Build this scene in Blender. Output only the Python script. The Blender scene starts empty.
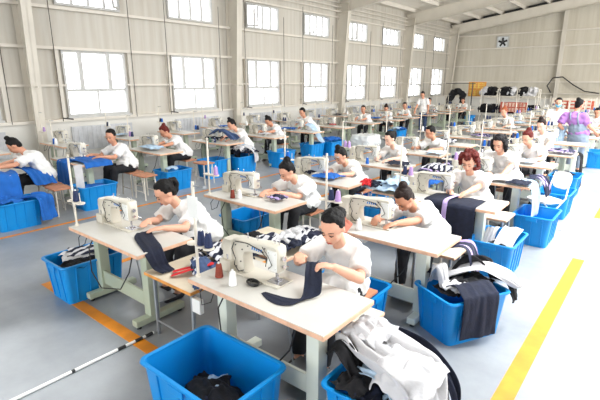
import bpy, bmesh, math, random
from mathutils import Vector as V, Matrix as M, Euler, noise
R = math.radians
sc = bpy.context.scene
COL = sc.collection
# ---------------------------------------------------------------- camera
cd = bpy.data.cameras.new('camera'); cam = bpy.data.objects.new('camera', cd); COL.objects.link(cam)
cd.sensor_width = 36; cd.lens = 446/600*36; cd.clip_end = 300
cam.location = (0, 0, 2.18); cam.rotation_euler = (math.pi/2-0.2606, 0.0008, 0.6828)
sc.camera = cam
# ---------------------------------------------------------------- world and light
w = bpy.data.worlds.new('daylight'); sc.world = w; w.use_nodes = True
bg = w.node_tree.nodes['Background']; bg.inputs[0].default_value = (0.96, 0.98, 1, 1); bg.inputs[1].default_value = 3.8
sc.view_settings.view_transform = 'Standard'; sc.view_settings.look = 'None'
sc.view_settings.exposure = -0.05; sc.view_settings.gamma = 1; sc.view_settings.use_curve_mapping = False
sc.cycles.max_bounces = 8; sc.cycles.diffuse_bounces = 5; sc.cycles.transparent_max_bounces = 12
sc.cycles.caustics_reflective = False; sc.cycles.caustics_refractive = False
def area(name, loc, rot, sx, sy, power, color=(1, 1, 1)):
    l = bpy.data.lights.new(name, 'AREA'); l.shape = 'RECTANGLE'; l.size = sx; l.size_y = sy; l.energy = power; l.color = color
    o = bpy.data.objects.new(name, l); o.location = loc; o.rotation_euler = rot; COL.objects.link(o); return o
# daylight from the big open door on the aisle side
area('door_daylight', (5.2, 8.5, 2.3), (0, R(62), 0), 4.2, 9, 420, (1, 0.99, 0.96))
area('rear_fill_light', (-2.0, -8.2, 2.6), (R(80), 0, R(-8)), 8, 4.4, 440, (0.96, 0.98, 1))  # added fill from the camera side; no rear door is known
area('overhead_fill_light', (0.9, 9.0, 7.0), (0, 0, 0), 2.4, 11, 1500, (0.97, 0.985, 1))  # added overhead lamp to brighten the aisle floor; the roof has no skylight
sp = bpy.data.lights.new('floor_patch_spot', 'SPOT'); sp.energy = 1100; sp.spot_size = R(17); sp.spot_blend = .35; sp.shadow_soft_size = .15  # added spot that makes the bright floor patch; the roof has no hole
spo = bpy.data.objects.new('floor_patch_spot', sp); spo.location = (-3.55, .95, 5.9); COL.objects.link(spo)
ak = area('aisle_fill_light', (0.5, 9.5, 6.9), (0, 0, 0), 1.0, 13, 420, (0.97, 0.985, 1)); ak.data.spread = R(55)  # extra narrow lamp added to whiten the aisle floor, under solid roof
area('rear_overhead_fill_light', (-6.5, 1.5, 6.3), (0, 0, 0), 2.0, 12, 70, (0.97, 0.985, 1))  # weak fill added from above; the ceiling is closed here
area('far_wall_fill_light', (5.2, 21, 2.6), (0, R(88), 0), 4.4, 9, 1500, (1, 0.99, 0.96))  # lamp added to lift the far wall; the side wall has no door here

# ---------------------------------------------------------------- materials
def lin(c): return tuple(((x/255+0.055)/1.055)**2.4 if x > 10 else x/255/12.92 for x in c)
MATS = {}
def mat(name, rgb, rough=0.6, metal=0.0, var=0.08, scale=8.0, bump=0.0, bscale=60, spec=0.5, rgb2=None, subs=0):
    if name in MATS: return MATS[name]
    m = bpy.data.materials.new(name); m.use_nodes = True; MATS[name] = m
    nt = m.node_tree; b = nt.nodes['Principled BSDF']
    b.inputs['Roughness'].default_value = rough; b.inputs['Metallic'].default_value = metal
    b.inputs['Specular IOR Level'].default_value = spec
    c = lin(rgb); c2 = lin(rgb2) if rgb2 else tuple(x*(1-var) for x in c); c1 = c if rgb2 else tuple(min(1, x*(1+var)) for x in c)
    tc = nt.nodes.new('ShaderNodeTexCoord'); n = nt.nodes.new('ShaderNodeTexNoise'); n.inputs['Scale'].default_value = scale
    n.inputs['Detail'].default_value = 4
    r = nt.nodes.new('ShaderNodeValToRGB'); r.color_ramp.elements[0].position = .35; r.color_ramp.elements[1].position = .65
    r.color_ramp.elements[0].color = (*c2, 1); r.color_ramp.elements[1].color = (*c1, 1)
    nt.links.new(tc.outputs['Object'], n.inputs['Vector']); nt.links.new(n.outputs['Fac'], r.inputs['Fac']); nt.links.new(r.outputs['Color'], b.inputs['Base Color'])
    if bump:
        n2 = nt.nodes.new('ShaderNodeTexNoise'); n2.inputs['Scale'].default_value = bscale
        bp = nt.nodes.new('ShaderNodeBump'); bp.inputs['Strength'].default_value = bump; bp.inputs['Distance'].default_value = .01
        nt.links.new(tc.outputs['Object'], n2.inputs['Vector']); nt.links.new(n2.outputs['Fac'], bp.inputs['Height']); nt.links.new(bp.outputs['Normal'], b.inputs['Normal'])
    return m
def striped(name, c1, c2, scale, axis='X', rough=.8, lo=.45, hi=.55, dist=0.0):
    m = mat(name, c1, rough); nt = m.node_tree; b = nt.nodes['Principled BSDF']
    tc = nt.nodes['Texture Coordinate']; wv = nt.nodes.new('ShaderNodeTexWave'); wv.bands_direction = axis; wv.inputs['Scale'].default_value = scale
    wv.inputs['Distortion'].default_value = dist; wv.inputs['Detail'].default_value = 1
    r = nt.nodes.new('ShaderNodeValToRGB'); r.color_ramp.elements[0].position = lo; r.color_ramp.elements[1].position = hi
    r.color_ramp.elements[0].color = (*lin(c1), 1); r.color_ramp.elements[1].color = (*lin(c2), 1)
    nt.links.new(tc.outputs['Object'], wv.inputs['Vector']); nt.links.new(wv.outputs['Color'], r.inputs['Fac']); nt.links.new(r.outputs['Color'], b.inputs['Base Color'])
    return m
m_lam = mat('white_laminate', (204, 202, 196), .34, var=.02)
m_ply = mat('plywood_edge', (222, 178, 148), .6, var=.12, scale=14)
m_plytop = mat('worn_plywood', (214, 202, 180), .55, var=.08, scale=5)
m_sage = mat('sage_green_paint', (172, 182, 162), .45, var=.06, scale=3)
m_pale = mat('pale_green_white_paint', (214, 220, 208), .45, var=.04, scale=3)
m_white = mat('white_paint', (232, 233, 230), .4, var=.03)
m_cream = mat('cream_enamel', (210, 205, 192), .3, var=.025, scale=6)
m_steel = mat('polished_steel', (200, 200, 205), .25, 1.0)
m_gsteel = mat('grey_steel', (150, 155, 160), .4, .7, var=.1)
m_black = mat('black_plastic', (28, 29, 32), .45)
m_dark = mat('dark_grey_plastic', (60, 62, 66), .5)
m_tanpole = mat('off_white_pole', (225, 218, 205), .4)
m_blueplastic = mat('crate_blue_plastic', (0, 138, 214), .38, var=.05, scale=3)
m_sheet = mat('white_plastic_film', (225, 230, 232), .25, var=.06, scale=9)
m_skin = [mat('skin_warm', (222, 168, 142), .55, var=.04, scale=12), mat('skin_tan', (205, 148, 120), .55, var=.04, scale=12), mat('skin_light', (236, 190, 168), .55, var=.03, scale=12)]
m_shirt = mat('white_cotton', (230, 230, 229), .85, var=.02, bump=.25, bscale=40)
m_lilac = mat('lilac_cotton', (158, 112, 178), .85, var=.04)
m_apron = mat('grey_denim_apron', (126, 140, 158), .85, var=.06)
m_trous = mat('black_trousers', (20, 21, 27), .85, var=.15)
m_jeans = mat('blue_jeans', (62, 82, 120), .85, var=.2, scale=20)
m_shoe = mat('dark_shoes', (30, 30, 34), .5)
m_hair = dict(black=mat('black_hair', (9, 7, 8), .55, var=.3, scale=30, bump=.6, bscale=90), brown=mat('brown_hair', (34, 20, 17), .55, var=.3, scale=30, bump=.6, bscale=90),
              red=mat('red_dyed_hair', (92, 26, 20), .55, var=.35, scale=30, bump=.8, bscale=60), dark=mat('dark_greyish_hair', (26, 24, 26), .55, var=.35, scale=30, bump=.8, bscale=60),
              ginger=mat('ginger_hair', (150, 80, 50), .45, var=.3, scale=30, bump=.6, bscale=80))
for _h in m_hair.values(): _h.node_tree.nodes['Principled BSDF'].inputs['Specular IOR Level'].default_value = .25
m_eye = mat('dark_lashes', (30, 20, 18), .5); m_lip = mat('lips', (176, 88, 80), .5); m_mask = mat('light_blue_face_mask', (120, 190, 220), .8)
m_navy = mat('navy_cloth', (18, 25, 46), .9, var=.2, scale=20, bump=.3)
m_ink = mat('black_cloth', (15, 15, 20), .9, var=.2, scale=20, bump=.3)
m_grey = mat('pale_grey_cloth', (202, 202, 205), .9, var=.05, bump=.3)
m_light = mat('light_blue_cloth', (176, 200, 222), .9, var=.1, bump=.3)
m_royal = mat('royal_blue_cloth', (20, 96, 180), .85, var=.12, bump=.3)
m_lav = mat('lavender_cloth', (176, 156, 208), .9, var=.06)
m_pink = mat('terracotta_pink_cloth', (206, 130, 112), .9, var=.06)
m_redc = mat('red_cloth', (200, 34, 40), .8, var=.08)
m_mix = striped('white_and_navy_striped_cloth', (222, 222, 228), (28, 34, 58), 3.2, 'X', lo=.4, hi=.46, dist=9)
m_lavmix = striped('navy_and_lavender_cloth', (30, 36, 62), (178, 158, 205), 2.2, 'Y', lo=.86, hi=.9, dist=5)
FAB = dict(navy=m_navy, ink=m_ink, grey=m_grey, light=m_light, royal=m_royal, lav=m_lav, mix=m_mix, lavmix=m_lavmix, red=m_redc, pink=m_pink)
FABW = dict(navy='navy', ink='black', grey='pale grey', light='light blue', royal='royal blue', lav='lavender', mix='navy and white', lavmix='navy and lavender', red='red', pink='terracotta pink')
m_cone = dict(navy=mat('navy_thread', (36, 48, 84), .8, var=.15, scale=60), brown=mat('brown_thread', (140, 62, 48), .8, var=.15, scale=60), white=mat('white_thread', (240, 240, 240), .8, var=.03),
              lavender=mat('lavender_thread', (182, 150, 205), .8, var=.08, scale=60), blue=mat('blue_thread', (30, 100, 190), .8, var=.1, scale=60), black=mat('black_thread', (30, 30, 36), .8), green=mat('green_thread', (60, 110, 90), .8))
m_yel = mat('orange_yellow_floor_paint', (214, 132, 22), .55, var=.12, scale=6)
m_beige = mat('beige_column_paint', (216, 210, 198), .55, var=.04, scale=2)
m_girt = mat('beige_girt_paint', (222, 216, 206), .55, var=.04, scale=2)
m_pvc = mat('window_frame_grey', (190, 190, 188), .4)
m_wire = mat('dark_wire', (60, 56, 52), .6)

def panel_mat(name, c1, c2, ribs_axis, vert_axis):
    m = mat(name, c1, .6, var=.03, scale=1.2); nt = m.node_tree; b = nt.nodes['Principled BSDF']; tc = nt.nodes['Texture Coordinate']
    mp = nt.nodes.new('ShaderNodeMapping'); mp.inputs['Scale'].default_value = [5 if a != 'Z' else .25 for a in 'XYZ'] if vert_axis == 'Z' else (2, .3, 2)
    n = nt.nodes.new('ShaderNodeTexNoise'); n.inputs['Scale'].default_value = 1.3; n.inputs['Detail'].default_value = 6
    r = nt.nodes.new('ShaderNodeValToRGB'); r.color_ramp.elements[0].position = .3; r.color_ramp.elements[1].position = .62
    r.color_ramp.elements[0].color = (*lin(c2), 1); r.color_ramp.elements[1].color = (*lin(c1), 1)
    nt.links.new(tc.outputs['Object'], mp.inputs['Vector']); nt.links.new(mp.outputs['Vector'], n.inputs['Vector']); nt.links.new(n.outputs['Fac'], r.inputs['Fac']); nt.links.new(r.outputs['Color'], b.inputs['Base Color'])
    wv = nt.nodes.new('ShaderNodeTexWave'); wv.bands_direction = ribs_axis; wv.inputs['Scale'].default_value = 1.6
    bp = nt.nodes.new('ShaderNodeBump'); bp.inputs['Strength'].default_value = .2; bp.inputs['Distance'].default_value = .012
    nt.links.new(tc.outputs['Object'], wv.inputs['Vector']); nt.links.new(wv.outputs['Fac'], bp.inputs['Height']); nt.links.new(bp.outputs['Normal'], b.inputs['Normal'])
    return m
m_wall = panel_mat('beige_corrugated_wall', (205, 201, 192), (192, 185, 173), 'Y', 'Z')
m_wallfar = panel_mat('beige_corrugated_far_wall', (205, 199, 185), (192, 185, 169), 'X', 'Z')
m_dado = mat('painted_low_wall', (226, 224, 218), .6, var=.04, scale=1)
m_roof = panel_mat('pale_roof_sheet', (236, 232, 222), (226, 219, 206), 'Y', 'Y')
def floor_mat():
    m = mat('grey_painted_concrete', (160, 166, 172), .34, var=.06, scale=.35); nt = m.node_tree; b = nt.nodes['Principled BSDF']; tc = nt.nodes['Texture Coordinate']
    n = nt.nodes.new('ShaderNodeTexNoise'); n.inputs['Scale'].default_value = .55; n.inputs['Detail'].default_value = 9; n.inputs['Roughness'].default_value = .65
    r = nt.nodes.new('ShaderNodeValToRGB'); e = r.color_ramp.elements
    e[0].position = .32; e[0].color = (*lin((122, 127, 132)), 1); e[1].position = .7; e[1].color = (*lin((162, 167, 172)), 1)
    nt.links.new(tc.outputs['Object'], n.inputs['Vector']); nt.links.new(n.outputs['Fac'], r.inputs['Fac'])
    nt.links.new(r.outputs['Color'], b.inputs['Base Color'])
    n2 = nt.nodes.new('ShaderNodeTexNoise'); n2.inputs['Scale'].default_value = 2.0; n2.inputs['Detail'].default_value = 5
    mr = nt.nodes.new('ShaderNodeMapRange'); mr.inputs['To Min'].default_value = .22; mr.inputs['To Max'].default_value = .5
    nt.links.new(tc.outputs['Object'], n2.inputs['Vector']); nt.links.new(n2.outputs['Fac'], mr.inputs['Value']); nt.links.new(mr.outputs['Result'], b.inputs['Roughness'])
    return m
m_floor = floor_mat()
m_glass = bpy.data.materials.new('window_glass'); m_glass.use_nodes = True
nt = m_glass.node_tree; nt.nodes.remove(nt.nodes['Principled BSDF'])
_t = nt.nodes.new('ShaderNodeBsdfTransparent'); _g = nt.nodes.new('ShaderNodeBsdfGlossy'); _g.inputs['Roughness'].default_value = .05
_m = nt.nodes.new('ShaderNodeMixShader'); _m.inputs[0].default_value = .05
nt.links.new(_t.outputs[0], _m.inputs[1]); nt.links.new(_t.outputs[0], _m.inputs[1]); nt.links.new(_g.outputs[0], _m.inputs[2]); nt.links.new(_m.outputs[0], nt.nodes['Material Output'].inputs[0])

# ---------------------------------------------------------------- mesh helpers
class MB:
    def __init__(s): s.v = []; s.f = []; s.m = []; s.mats = []
    def mi(s, m):
        if m not in s.mats: s.mats.append(m)
        return s.mats.index(m)
    def add(s, vs, fs, m=None, T=None):
        o = len(s.v); s.v += [tuple(T @ V(p)) if T else tuple(p) for p in vs]
        s.f += [tuple(i+o for i in f) for f in fs]; s.m += [s.mi(m) if m else 0]*len(fs); return s
    def box(s, x0, x1, y0, y1, z0, z1, m=None, T=None, bev=0.0):
        if bev <= 0:
            vs = [(x0, y0, z0), (x1, y0, z0), (x1, y1, z0), (x0, y1, z0), (x0, y0, z1), (x1, y0, z1), (x1, y1, z1), (x0, y1, z1)]
            return s.add(vs, [(0, 3, 2, 1), (4, 5, 6, 7), (0, 1, 5, 4), (1, 2, 6, 5), (2, 3, 7, 6), (3, 0, 4, 7)], m, T)
        bm = bmesh.new(); bmesh.ops.create_cube(bm, size=1)
        for v in bm.verts: v.co = V(((x0+x1)/2+v.co.x*(x1-x0), (y0+y1)/2+v.co.y*(y1-y0), (z0+z1)/2+v.co.z*(z1-z0)))
        bmesh.ops.bevel(bm, geom=bm.edges[:], offset=bev, segments=2, affect='EDGES', profile=.6)
        s.bm(bm, m, T); return s
    def bm(s, bm, m=None, T=None):
        bm.verts.index_update(); s.add([v.co.copy() for v in bm.verts], [tuple(v.index for v in f.verts) for f in bm.faces], m, T); bm.free(); return s
    def loft(s, loops, m=None, T=None, caps=True, closed=True):
        n = len(loops[0]); vs = [p for l in loops for p in l]; fs = []
        for k in range(len(loops)-1):
            for i in range(n if closed else n-1):
                j = (i+1) % n; fs.append((k*n+i, k*n+j, (k+1)*n+j, (k+1)*n+i))
        if caps: fs.append(tuple(reversed(range(n)))); fs.append(tuple((len(loops)-1)*n+i for i in range(n)))
        return s.add(vs, fs, m, T)
    def tube(s, pts, r, n=8, m=None, T=None, caps=True):
        pts = [V(p) for p in pts]; rs = r if isinstance(r, (list, tuple)) else [r]*len(pts); loops = []; up = None
        for i, p in enumerate(pts):
            d = (pts[min(i+1, len(pts)-1)]-pts[max(i-1, 0)]).normalized()
            if up is None: a = V((0, 0, 1)) if abs(d.z) < .9 else V((1, 0, 0)); up = d.cross(a).normalized()
            up = (up-d*up.dot(d)).normalized(); b = d.cross(up)
            loops.append([p+(up*math.cos(t)+b*math.sin(t))*rs[i] for t in [2*math.pi*k/n for k in range(n)]])
        return s.loft(loops, m, T, caps)
    def ell(s, c, r, m=None, T=None, n=12, k=8, rot=None):
        loops = []; rot = rot or M.Identity(3); c = V(c); vs = [c+rot @ V((0, 0, -r[2]))]; fs = []
        for j in range(1, k):
            a = -math.pi/2+math.pi*j/k
            vs += [c+rot @ V((r[0]*math.cos(a)*math.cos(t), r[1]*math.cos(a)*math.sin(t), r[2]*math.sin(a))) for t in [2*math.pi*i/n for i in range(n)]]
        vs.append(c+rot @ V((0, 0, r[2])))
        for i in range(n): fs.append((0, 1+(i+1) % n, 1+i)); fs.append((len(vs)-1, 1+(k-2)*n+i, 1+(k-2)*n+(i+1) % n))
        for j in range(k-2):
            for i in range(n): fs.append((1+j*n+i, 1+j*n+(i+1) % n, 1+(j+1)*n+(i+1) % n, 1+(j+1)*n+i))
        return s.add(vs, fs, m, T)
    def cap(s, a, b, ra, rb, n=12):           # tapered capsule
        a = V(a); b = V(b); s.ell(a, (ra,)*3, n=n); s.ell(b, (rb,)*3, n=n); s.tube([a, b], [ra, rb], n); return s
    def mesh(s, name, smooth=False):
        me = bpy.data.meshes.new(name); me.from_pydata([tuple(p) for p in s.v], [], s.f)
        for m in s.mats: me.materials.append(m)
        if len(s.mats) > 1: me.polygons.foreach_set('material_index', s.m)
        if smooth: me.polygons.foreach_set('use_smooth', [True]*len(me.polygons))
        me.update(); return me
    def build(s, name, m=None, parent=None, smooth=False, angle=None):
        me = s.mesh(name, smooth)
        if m and not s.mats: me.materials.append(m)
        o = bpy.data.objects.new(name, me); COL.objects.link(o)
        if parent: o.parent = parent
        if angle: me.polygons.foreach_set('use_smooth', [True]*len(me.polygons)); me.set_sharp_from_angle(angle=R(angle))
        return o
def organic(mb, name, vox, smooth=4, m=None, parent=None, disp=0.0, dscale=8, seed=0, fac=.5):
    me = mb.mesh('tmp'); o = bpy.data.objects.new('tmp', me); COL.objects.link(o)
    r = o.modifiers.new('r', 'REMESH'); r.mode = 'VOXEL'; r.voxel_size = vox
    if smooth: k = o.modifiers.new('s', 'SMOOTH'); k.iterations = smooth; k.factor = fac
    dg = bpy.context.evaluated_depsgraph_get(); me2 = bpy.data.meshes.new_from_object(o.evaluated_get(dg))
    bpy.data.objects.remove(o); bpy.data.meshes.remove(me)
    if disp:
        off = V((seed*3.1, seed*1.7, seed)); nm = [v.normal.copy() for v in me2.vertices]
        for v, n_ in zip(me2.vertices, nm):
            q = v.co*dscale+off; v.co += n_*disp*(1-2*abs(noise.noise(q)*1.6))
    me2.name = name; me2.materials.clear()
    if m: me2.materials.append(m)
    me2.polygons.foreach_set('use_smooth', [True]*len(me2.polygons))
    o = bpy.data.objects.new(name, me2); COL.objects.link(o)
    if parent: o.parent = parent
    return o
def thing(name, label, cat, loc=(0, 0, 0), rz=0, group=None):
    o = bpy.data.objects.new(name, None); COL.objects.link(o); o.empty_display_size = .1; o.location = loc; o.rotation_euler = (0, 0, rz)
    return tag(o, label, cat, group)
def tag(o, label, cat, group=None, kind=None):
    o['label'] = label; o['category'] = cat
    if group: o['group'] = group
    if kind: o['kind'] = kind
    return o
def struct(o): o['kind'] = 'structure'; return o
def copy_tree(o, parent=None):
    c = o.copy(); COL.objects.link(c)
    if parent: c.parent = parent
    for ch in list(KIDS.get(o.name, [])) or []: copy_tree(ch, c)
    return c
KIDS = {}
def freeze():
    KIDS.clear()
    for o in list(COL.objects):
        if o.parent: KIDS.setdefault(o.parent.name, []).append(o)
def rrect(cx, cy, hx, hy, r, z, k=4):
    pts = []
    for qx, qy, a0 in ((1, 1, 0), (-1, 1, 90), (-1, -1, 180), (1, -1, 270)):
        for i in range(k+1):
            a = R(a0+90*i/k); pts.append(V((cx+qx*(hx-r)+r*math.cos(a), cy+qy*(hy-r)+r*math.sin(a), z)))
    return pts
ORD = ['nearest', 'second', 'third', 'fourth', 'fifth', 'sixth', 'seventh', 'eighth', 'ninth', 'tenth', 'eleventh', 'twelfth', 'thirteenth', 'fourteenth', 'fifteenth', 'sixteenth', 'seventeenth', 'eighteenth']
# ================================================================ the hall
XW, YF = -12.0, 30.7
def slope(x): return 5.62+.14*(x-XW)
struct(MB().box(XW-.3, 14, -8, YF+.3, -.15, 0).build('floor', m_floor))
def line(n, x0, x1, y0, y1): struct(MB().box(x0, x1, y0, y1, 0, .003).build('trim_%d' % n, m_yel))
line(1, -7.18, -7.11, 1.2, 24); line(2, -5.06, -4.97, 1.82, 12); line(3, -5.1, -2.9, 1.71, 1.82); line(4, -.65, -.52, -.5, 6.3); line(5, -.68, -.56, 8.5, 29)
# windowed wall, cut around the windows
NW = 9
WIN = [(5.28+3.22*(i-0), 6.98+3.22*i) for i in range(-1, 8)]
colY = [4.45+6.47*i for i in range(-1, 5)]
ZL = (1.30, 2.93); ZU = (3.98, 4.82)
wb = MB(); y = -8.0
def wseg(y0, y1, z0, z1): wb.box(XW-.12, XW, y0, y1, z0, z1)
for (a, b) in WIN+[(YF, YF)]:
    if a > y: wseg(y, a, 1.22, 5.88)
    if b > a: wseg(a, b, 1.22, ZL[0]); wseg(a, b, ZL[1], ZU[0]); wseg(a, b, ZU[1], 5.88)
    y = b
struct(wb.build('wall_left', m_wall))
struct(MB().box(XW-.2, XW+.06, -8, YF, 0, 1.22).build('wall_left_lower', m_dado))
struct(MB().box(XW, 14, YF, YF+.12, 0, 1.1).build('wall_far_lower', m_dado))
fw = MB(); N = 26
fw.add([(XW, YF, 1.1), (14, YF, 1.1), (14, YF, slope(3)+.2), (3, YF, slope(3)+.2), (XW, YF, slope(XW)+.2),
        (XW, YF+.1, 1.1), (14, YF+.1, 1.1), (14, YF+.1, slope(3)+.2), (3, YF+.1, slope(3)+.2), (XW, YF+.1, slope(XW)+.2)],
       [(0, 1, 2, 3, 4), (9, 8, 7, 6, 5), (0, 5, 6, 1), (1, 6, 7, 2), (2, 7, 8, 3), (3, 8, 9, 4), (4, 9, 5, 0)])
struct(fw.build('wall_far', m_wallfar))
rf = MB(); rf.add([(XW-.3, -8, slope(XW-.3)+.2), (6, -8, slope(6)+.2), (6, YF+.2, slope(6)+.2), (XW-.3, YF+.2, slope(XW-.3)+.2),
                   (XW-.3, -8, slope(XW-.3)+.26), (6, -8, slope(6)+.26), (6, YF+.2, slope(6)+.26), (XW-.3, YF+.2, slope(XW-.3)+.26)],
                  [(0, 1, 2, 3), (7, 6, 5, 4), (0, 4, 5, 1), (1, 5, 6, 2), (2, 6, 7, 3), (3, 7, 4, 0)])
struct(rf.build('ceiling', m_roof))
TN = [10]
def trim(mb, m): TN[0] += 1; return struct(mb.build('trim_%d' % TN[0], m))
# side wall with the open door, and the rear wall
wr = MB(); y = -8.0
for (a, b, z0, z1) in [(-6, -4.2, 1.3, 2.9), (-2.8, -1, 1.3, 2.9), (4.2, 12.8, 0, 4.4), (14.5, 16.3, 1.3, 2.9), (17.7, 19.5, 1.3, 2.9), (20.9, 22.7, 1.3, 2.9), (24, 25.8, 1.3, 2.9), (27, 28.8, 1.3, 2.9), (YF, YF, 0, 0)]:
    wr.box(5.4, 5.55, y, a, 0, 8.3)
    if b > a:
        if z0 > 0: wr.box(5.4, 5.55, a, b, 0, z0)
        wr.box(5.4, 5.55, a, b, z1, 8.3)
    y = b
struct(wr.build('wall_right', m_wall))
struct(MB().box(XW-.3, -7.5, -8.1, -8, 0, 8.3).box(1.5, 5.5, -8.1, -8, 0, 8.3).box(-7.5, 1.5, -8.1, -8, 4.8, 8.3).build('wall_rear', m_wallfar))
# girts along the windowed wall
for z, d, h in ((1.22, .16, .07), (2.08, .1, .05), (2.97, .14, .07), (3.9, .14, .07), (4.88, .1, .06)):
    mb = MB(); ys = [-8]+[q for a, b in WIN for q in (a, b)]+[YF]
    if ZL[0]-.02 < z < ZL[1]+.02:
        for i in range(0, len(ys), 2): mb.box(XW, XW+d, ys[i], ys[i+1], z-h/2, z+h/2)
    else: mb.box(XW, XW+d, -8, YF, z-h/2, z+h/2)
    trim(mb, m_girt)
for z in (5.1, 5.28, 5.46): trim(MB().tube([(XW+.18, -8, z), (XW+.18, YF, z)], .03, 6), m_girt)
for z in (1.14, 2.12, 3.1, 4.15, 4.98): trim(MB().box(XW, 8, YF-.12, YF, z-.035, z+.035), m_girt)
for x in (-11.95,): pass
# sheet joint posts beside the windows and dark wires
for i, (a, b) in enumerate(WIN):
    trim(MB().box(XW, XW+.09, a-.16, a-.08, 1.22, 3.0).box(XW, XW+.09, b+.08, b+.16, 1.22, 3.0), m_girt)
    mb = MB(); mb.tube([(XW+.16, a-.2, 5.0), (XW+.16, a-.2, 1.2)], .009, 5); mb.tube([(XW+.16, b+.16, 4.5), (XW+.16, b+.16, 1.2)], .009, 5)
    mb.tube([(XW+.17, a-.2, 1.28), (XW+.17, a+.05, 1.24)], .016, 5)
    trim(mb, m_wire)
# tapered steel columns and rafters
def ibeam(mb, pa, pb, da, db, axis):   # pa, pb outer-edge centre line; da/db depth towards axis
    f = .11 if axis[2] == 0 else .118; t = .014; ax = V(axis); yy = V((0, 1, 0))
    for o0, o1 in ((0, t), (None, None)):
        def c(p, d):
            return (p+ax*0, p+ax*t) if o0 == 0 else (p+ax*(d-t), p+ax*d)
        a0, a1 = c(V(pa), da); b0, b1 = c(V(pb), db)
        vs = [a0-yy*f, a0+yy*f, a1+yy*f, a1-yy*f, b0-yy*f, b0+yy*f, b1+yy*f, b1-yy*f]
        mb.add(vs, [(0, 3, 2, 1), (4, 5, 6, 7), (0, 1, 5, 4), (1, 2, 6, 5), (2, 3, 7, 6), (3, 0, 4, 7)])
    w_ = yy*(.006 if axis[2] == 0 else .009); a0 = V(pa); b0 = V(pb); vs = [a0-w_, a0+w_, a0+ax*da+w_, a0+ax*da-w_, b0-w_, b0+w_, b0+ax*db+w_, b0+ax*db-w_]
    mb.add(vs, [(0, 3, 2, 1), (4, 5, 6, 7), (0, 1, 5, 4), (1, 2, 6, 5), (2, 3, 7, 6), (3, 0, 4, 7)])
for y in colY:
    mb = MB(); ibeam(mb, (XW+.02, y, 0), (XW+.02, y, 5.45), .30, .62, (1, 0, 0))
    mb.box(XW, XW+.34, y-.15, y+.15, 0, .02); mb.box(XW+.02, XW+.66, y-.13, y+.13, 5.43, 5.45)
    struct(mb.build('trim_%d' % (40+colY.index(y)), m_beige))
    mb = MB(); ibeam(mb, (XW+.1, y, slope(XW)+.02), (5.8, y, slope(5.8)+.02), .62, .42, (.139, 0, -.99))
    struct(mb.build('trim_%d' % (50+colY.index(y)), m_beige))
    trim(MB().tube([(XW+.1, y-.02, 2.05), (XW+.62, y-.02, 2.05)], .02, 5), m_girt)
for i in range(14):
    x = XW+.6+i*1.28; z = slope(x)
    trim(MB().box(x-.035, x+.035, -8, YF, z+.02, z+.2), m_girt)
    trim(MB().box(x+.1, x+1.18, YF-.1, YF+.1, z-.1, z+.40), m_dark)
# far wall columns and edge rafter
for x in (-5.35, 1.2):
    mb = MB(); mb.box(x-.11, x+.11, YF-.3, YF-.28, 0, slope(x)).box(x-.006, x+.006, YF-.3, YF, 0, slope(x)); trim(mb, m_beige)
# windows
def window(i, a, b, z0, z1, lower, opens=()):
    n = i
    root = bpy.data.objects.new('window_%d' % n, None); COL.objects.link(root); struct(root); root.location = (XW, a, z0)
    W = b-a; H = z1-z0; f = MB(); t = .055
    f.box(-.02, .06, 0, W, 0, t).box(-.02, .06, 0, W, H-t, H).box(-.02, .06, 0, t, t, H-t).box(-.02, .06, W-t, W, t, H-t)
    g = MB()
    if lower:
        zm = H*.4; f.box(-.02, .06, t, W-t, zm-.035, zm+.035); f.box(-.01, .05, W/2-.02, W/2+.02, t, zm-.035)
        for q in (.27, .72): f.box(-.01, .05, W*q-.05, W*q+.05, zm+.035, H-t)
        f.box(0, .12, -.04, W+.04, -.05, 0)
        cells = [(t, W/2-.02, t, zm-.035), (W/2+.02, W-t, t, zm-.035), (t, W*.27-.05, zm+.035, H-t), (W*.27+.05, W*.72-.05, zm+.035, H-t), (W*.72+.05, W-t, zm+.035, H-t)]
    else:
        qs = [0, .25, .5, .75, 1]; cells = []
        for k in range(4):
            y0 = W*qs[k]+(t if k == 0 else .02); y1 = W*qs[k+1]-(t if k == 3 else .02)
            if k: f.box(-.01, .05, W*qs[k]-.03, W*qs[k]+.03, t, H-t)
            if k in opens: continue
            cells.append((y0, y1, t, H-t))
    for y0, y1, q0, q1 in cells: g.box(.012, .018, y0, y1, q0, q1)
    f.build('window_frame', m_pvc, root); g.build('window_pane', m_glass, root)
    for k in opens:
        s = bpy.data.objects.new('sash', None); COL.objects.link(s); s.parent = root
        wd = W*.25; hinge = 0 if k < 2 else 1
        s.location = (.06, W*.25*(k+hinge), t); s.rotation_euler = (0, 0, R(-38) if hinge == 0 else R(40+180))
        fm = MB(); HH = H-2*t; fm.box(0, .04, 0, wd, 0, .05).box(0, .04, 0, wd, HH-.05, HH).box(0, .04, 0, .05, .05, HH-.05).box(0, .04, wd-.05, wd, .05, HH-.05)
        fm.build('sash_frame', m_pvc, s); MB().box(.016, .022, .05, wd-.05, .05, HH-.05).build('sash_pane', m_glass, s)
OP = {1: (3,), 2: (), 3: (0,), 4: (0, 3), 5: (0,), 6: (3,), 7: ()}
for i, (a, b) in enumerate(WIN):
    window(i+1, a, b, *ZL, True); window(i+21, a, b, *ZU, False, OP.get(i, ()))
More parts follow.
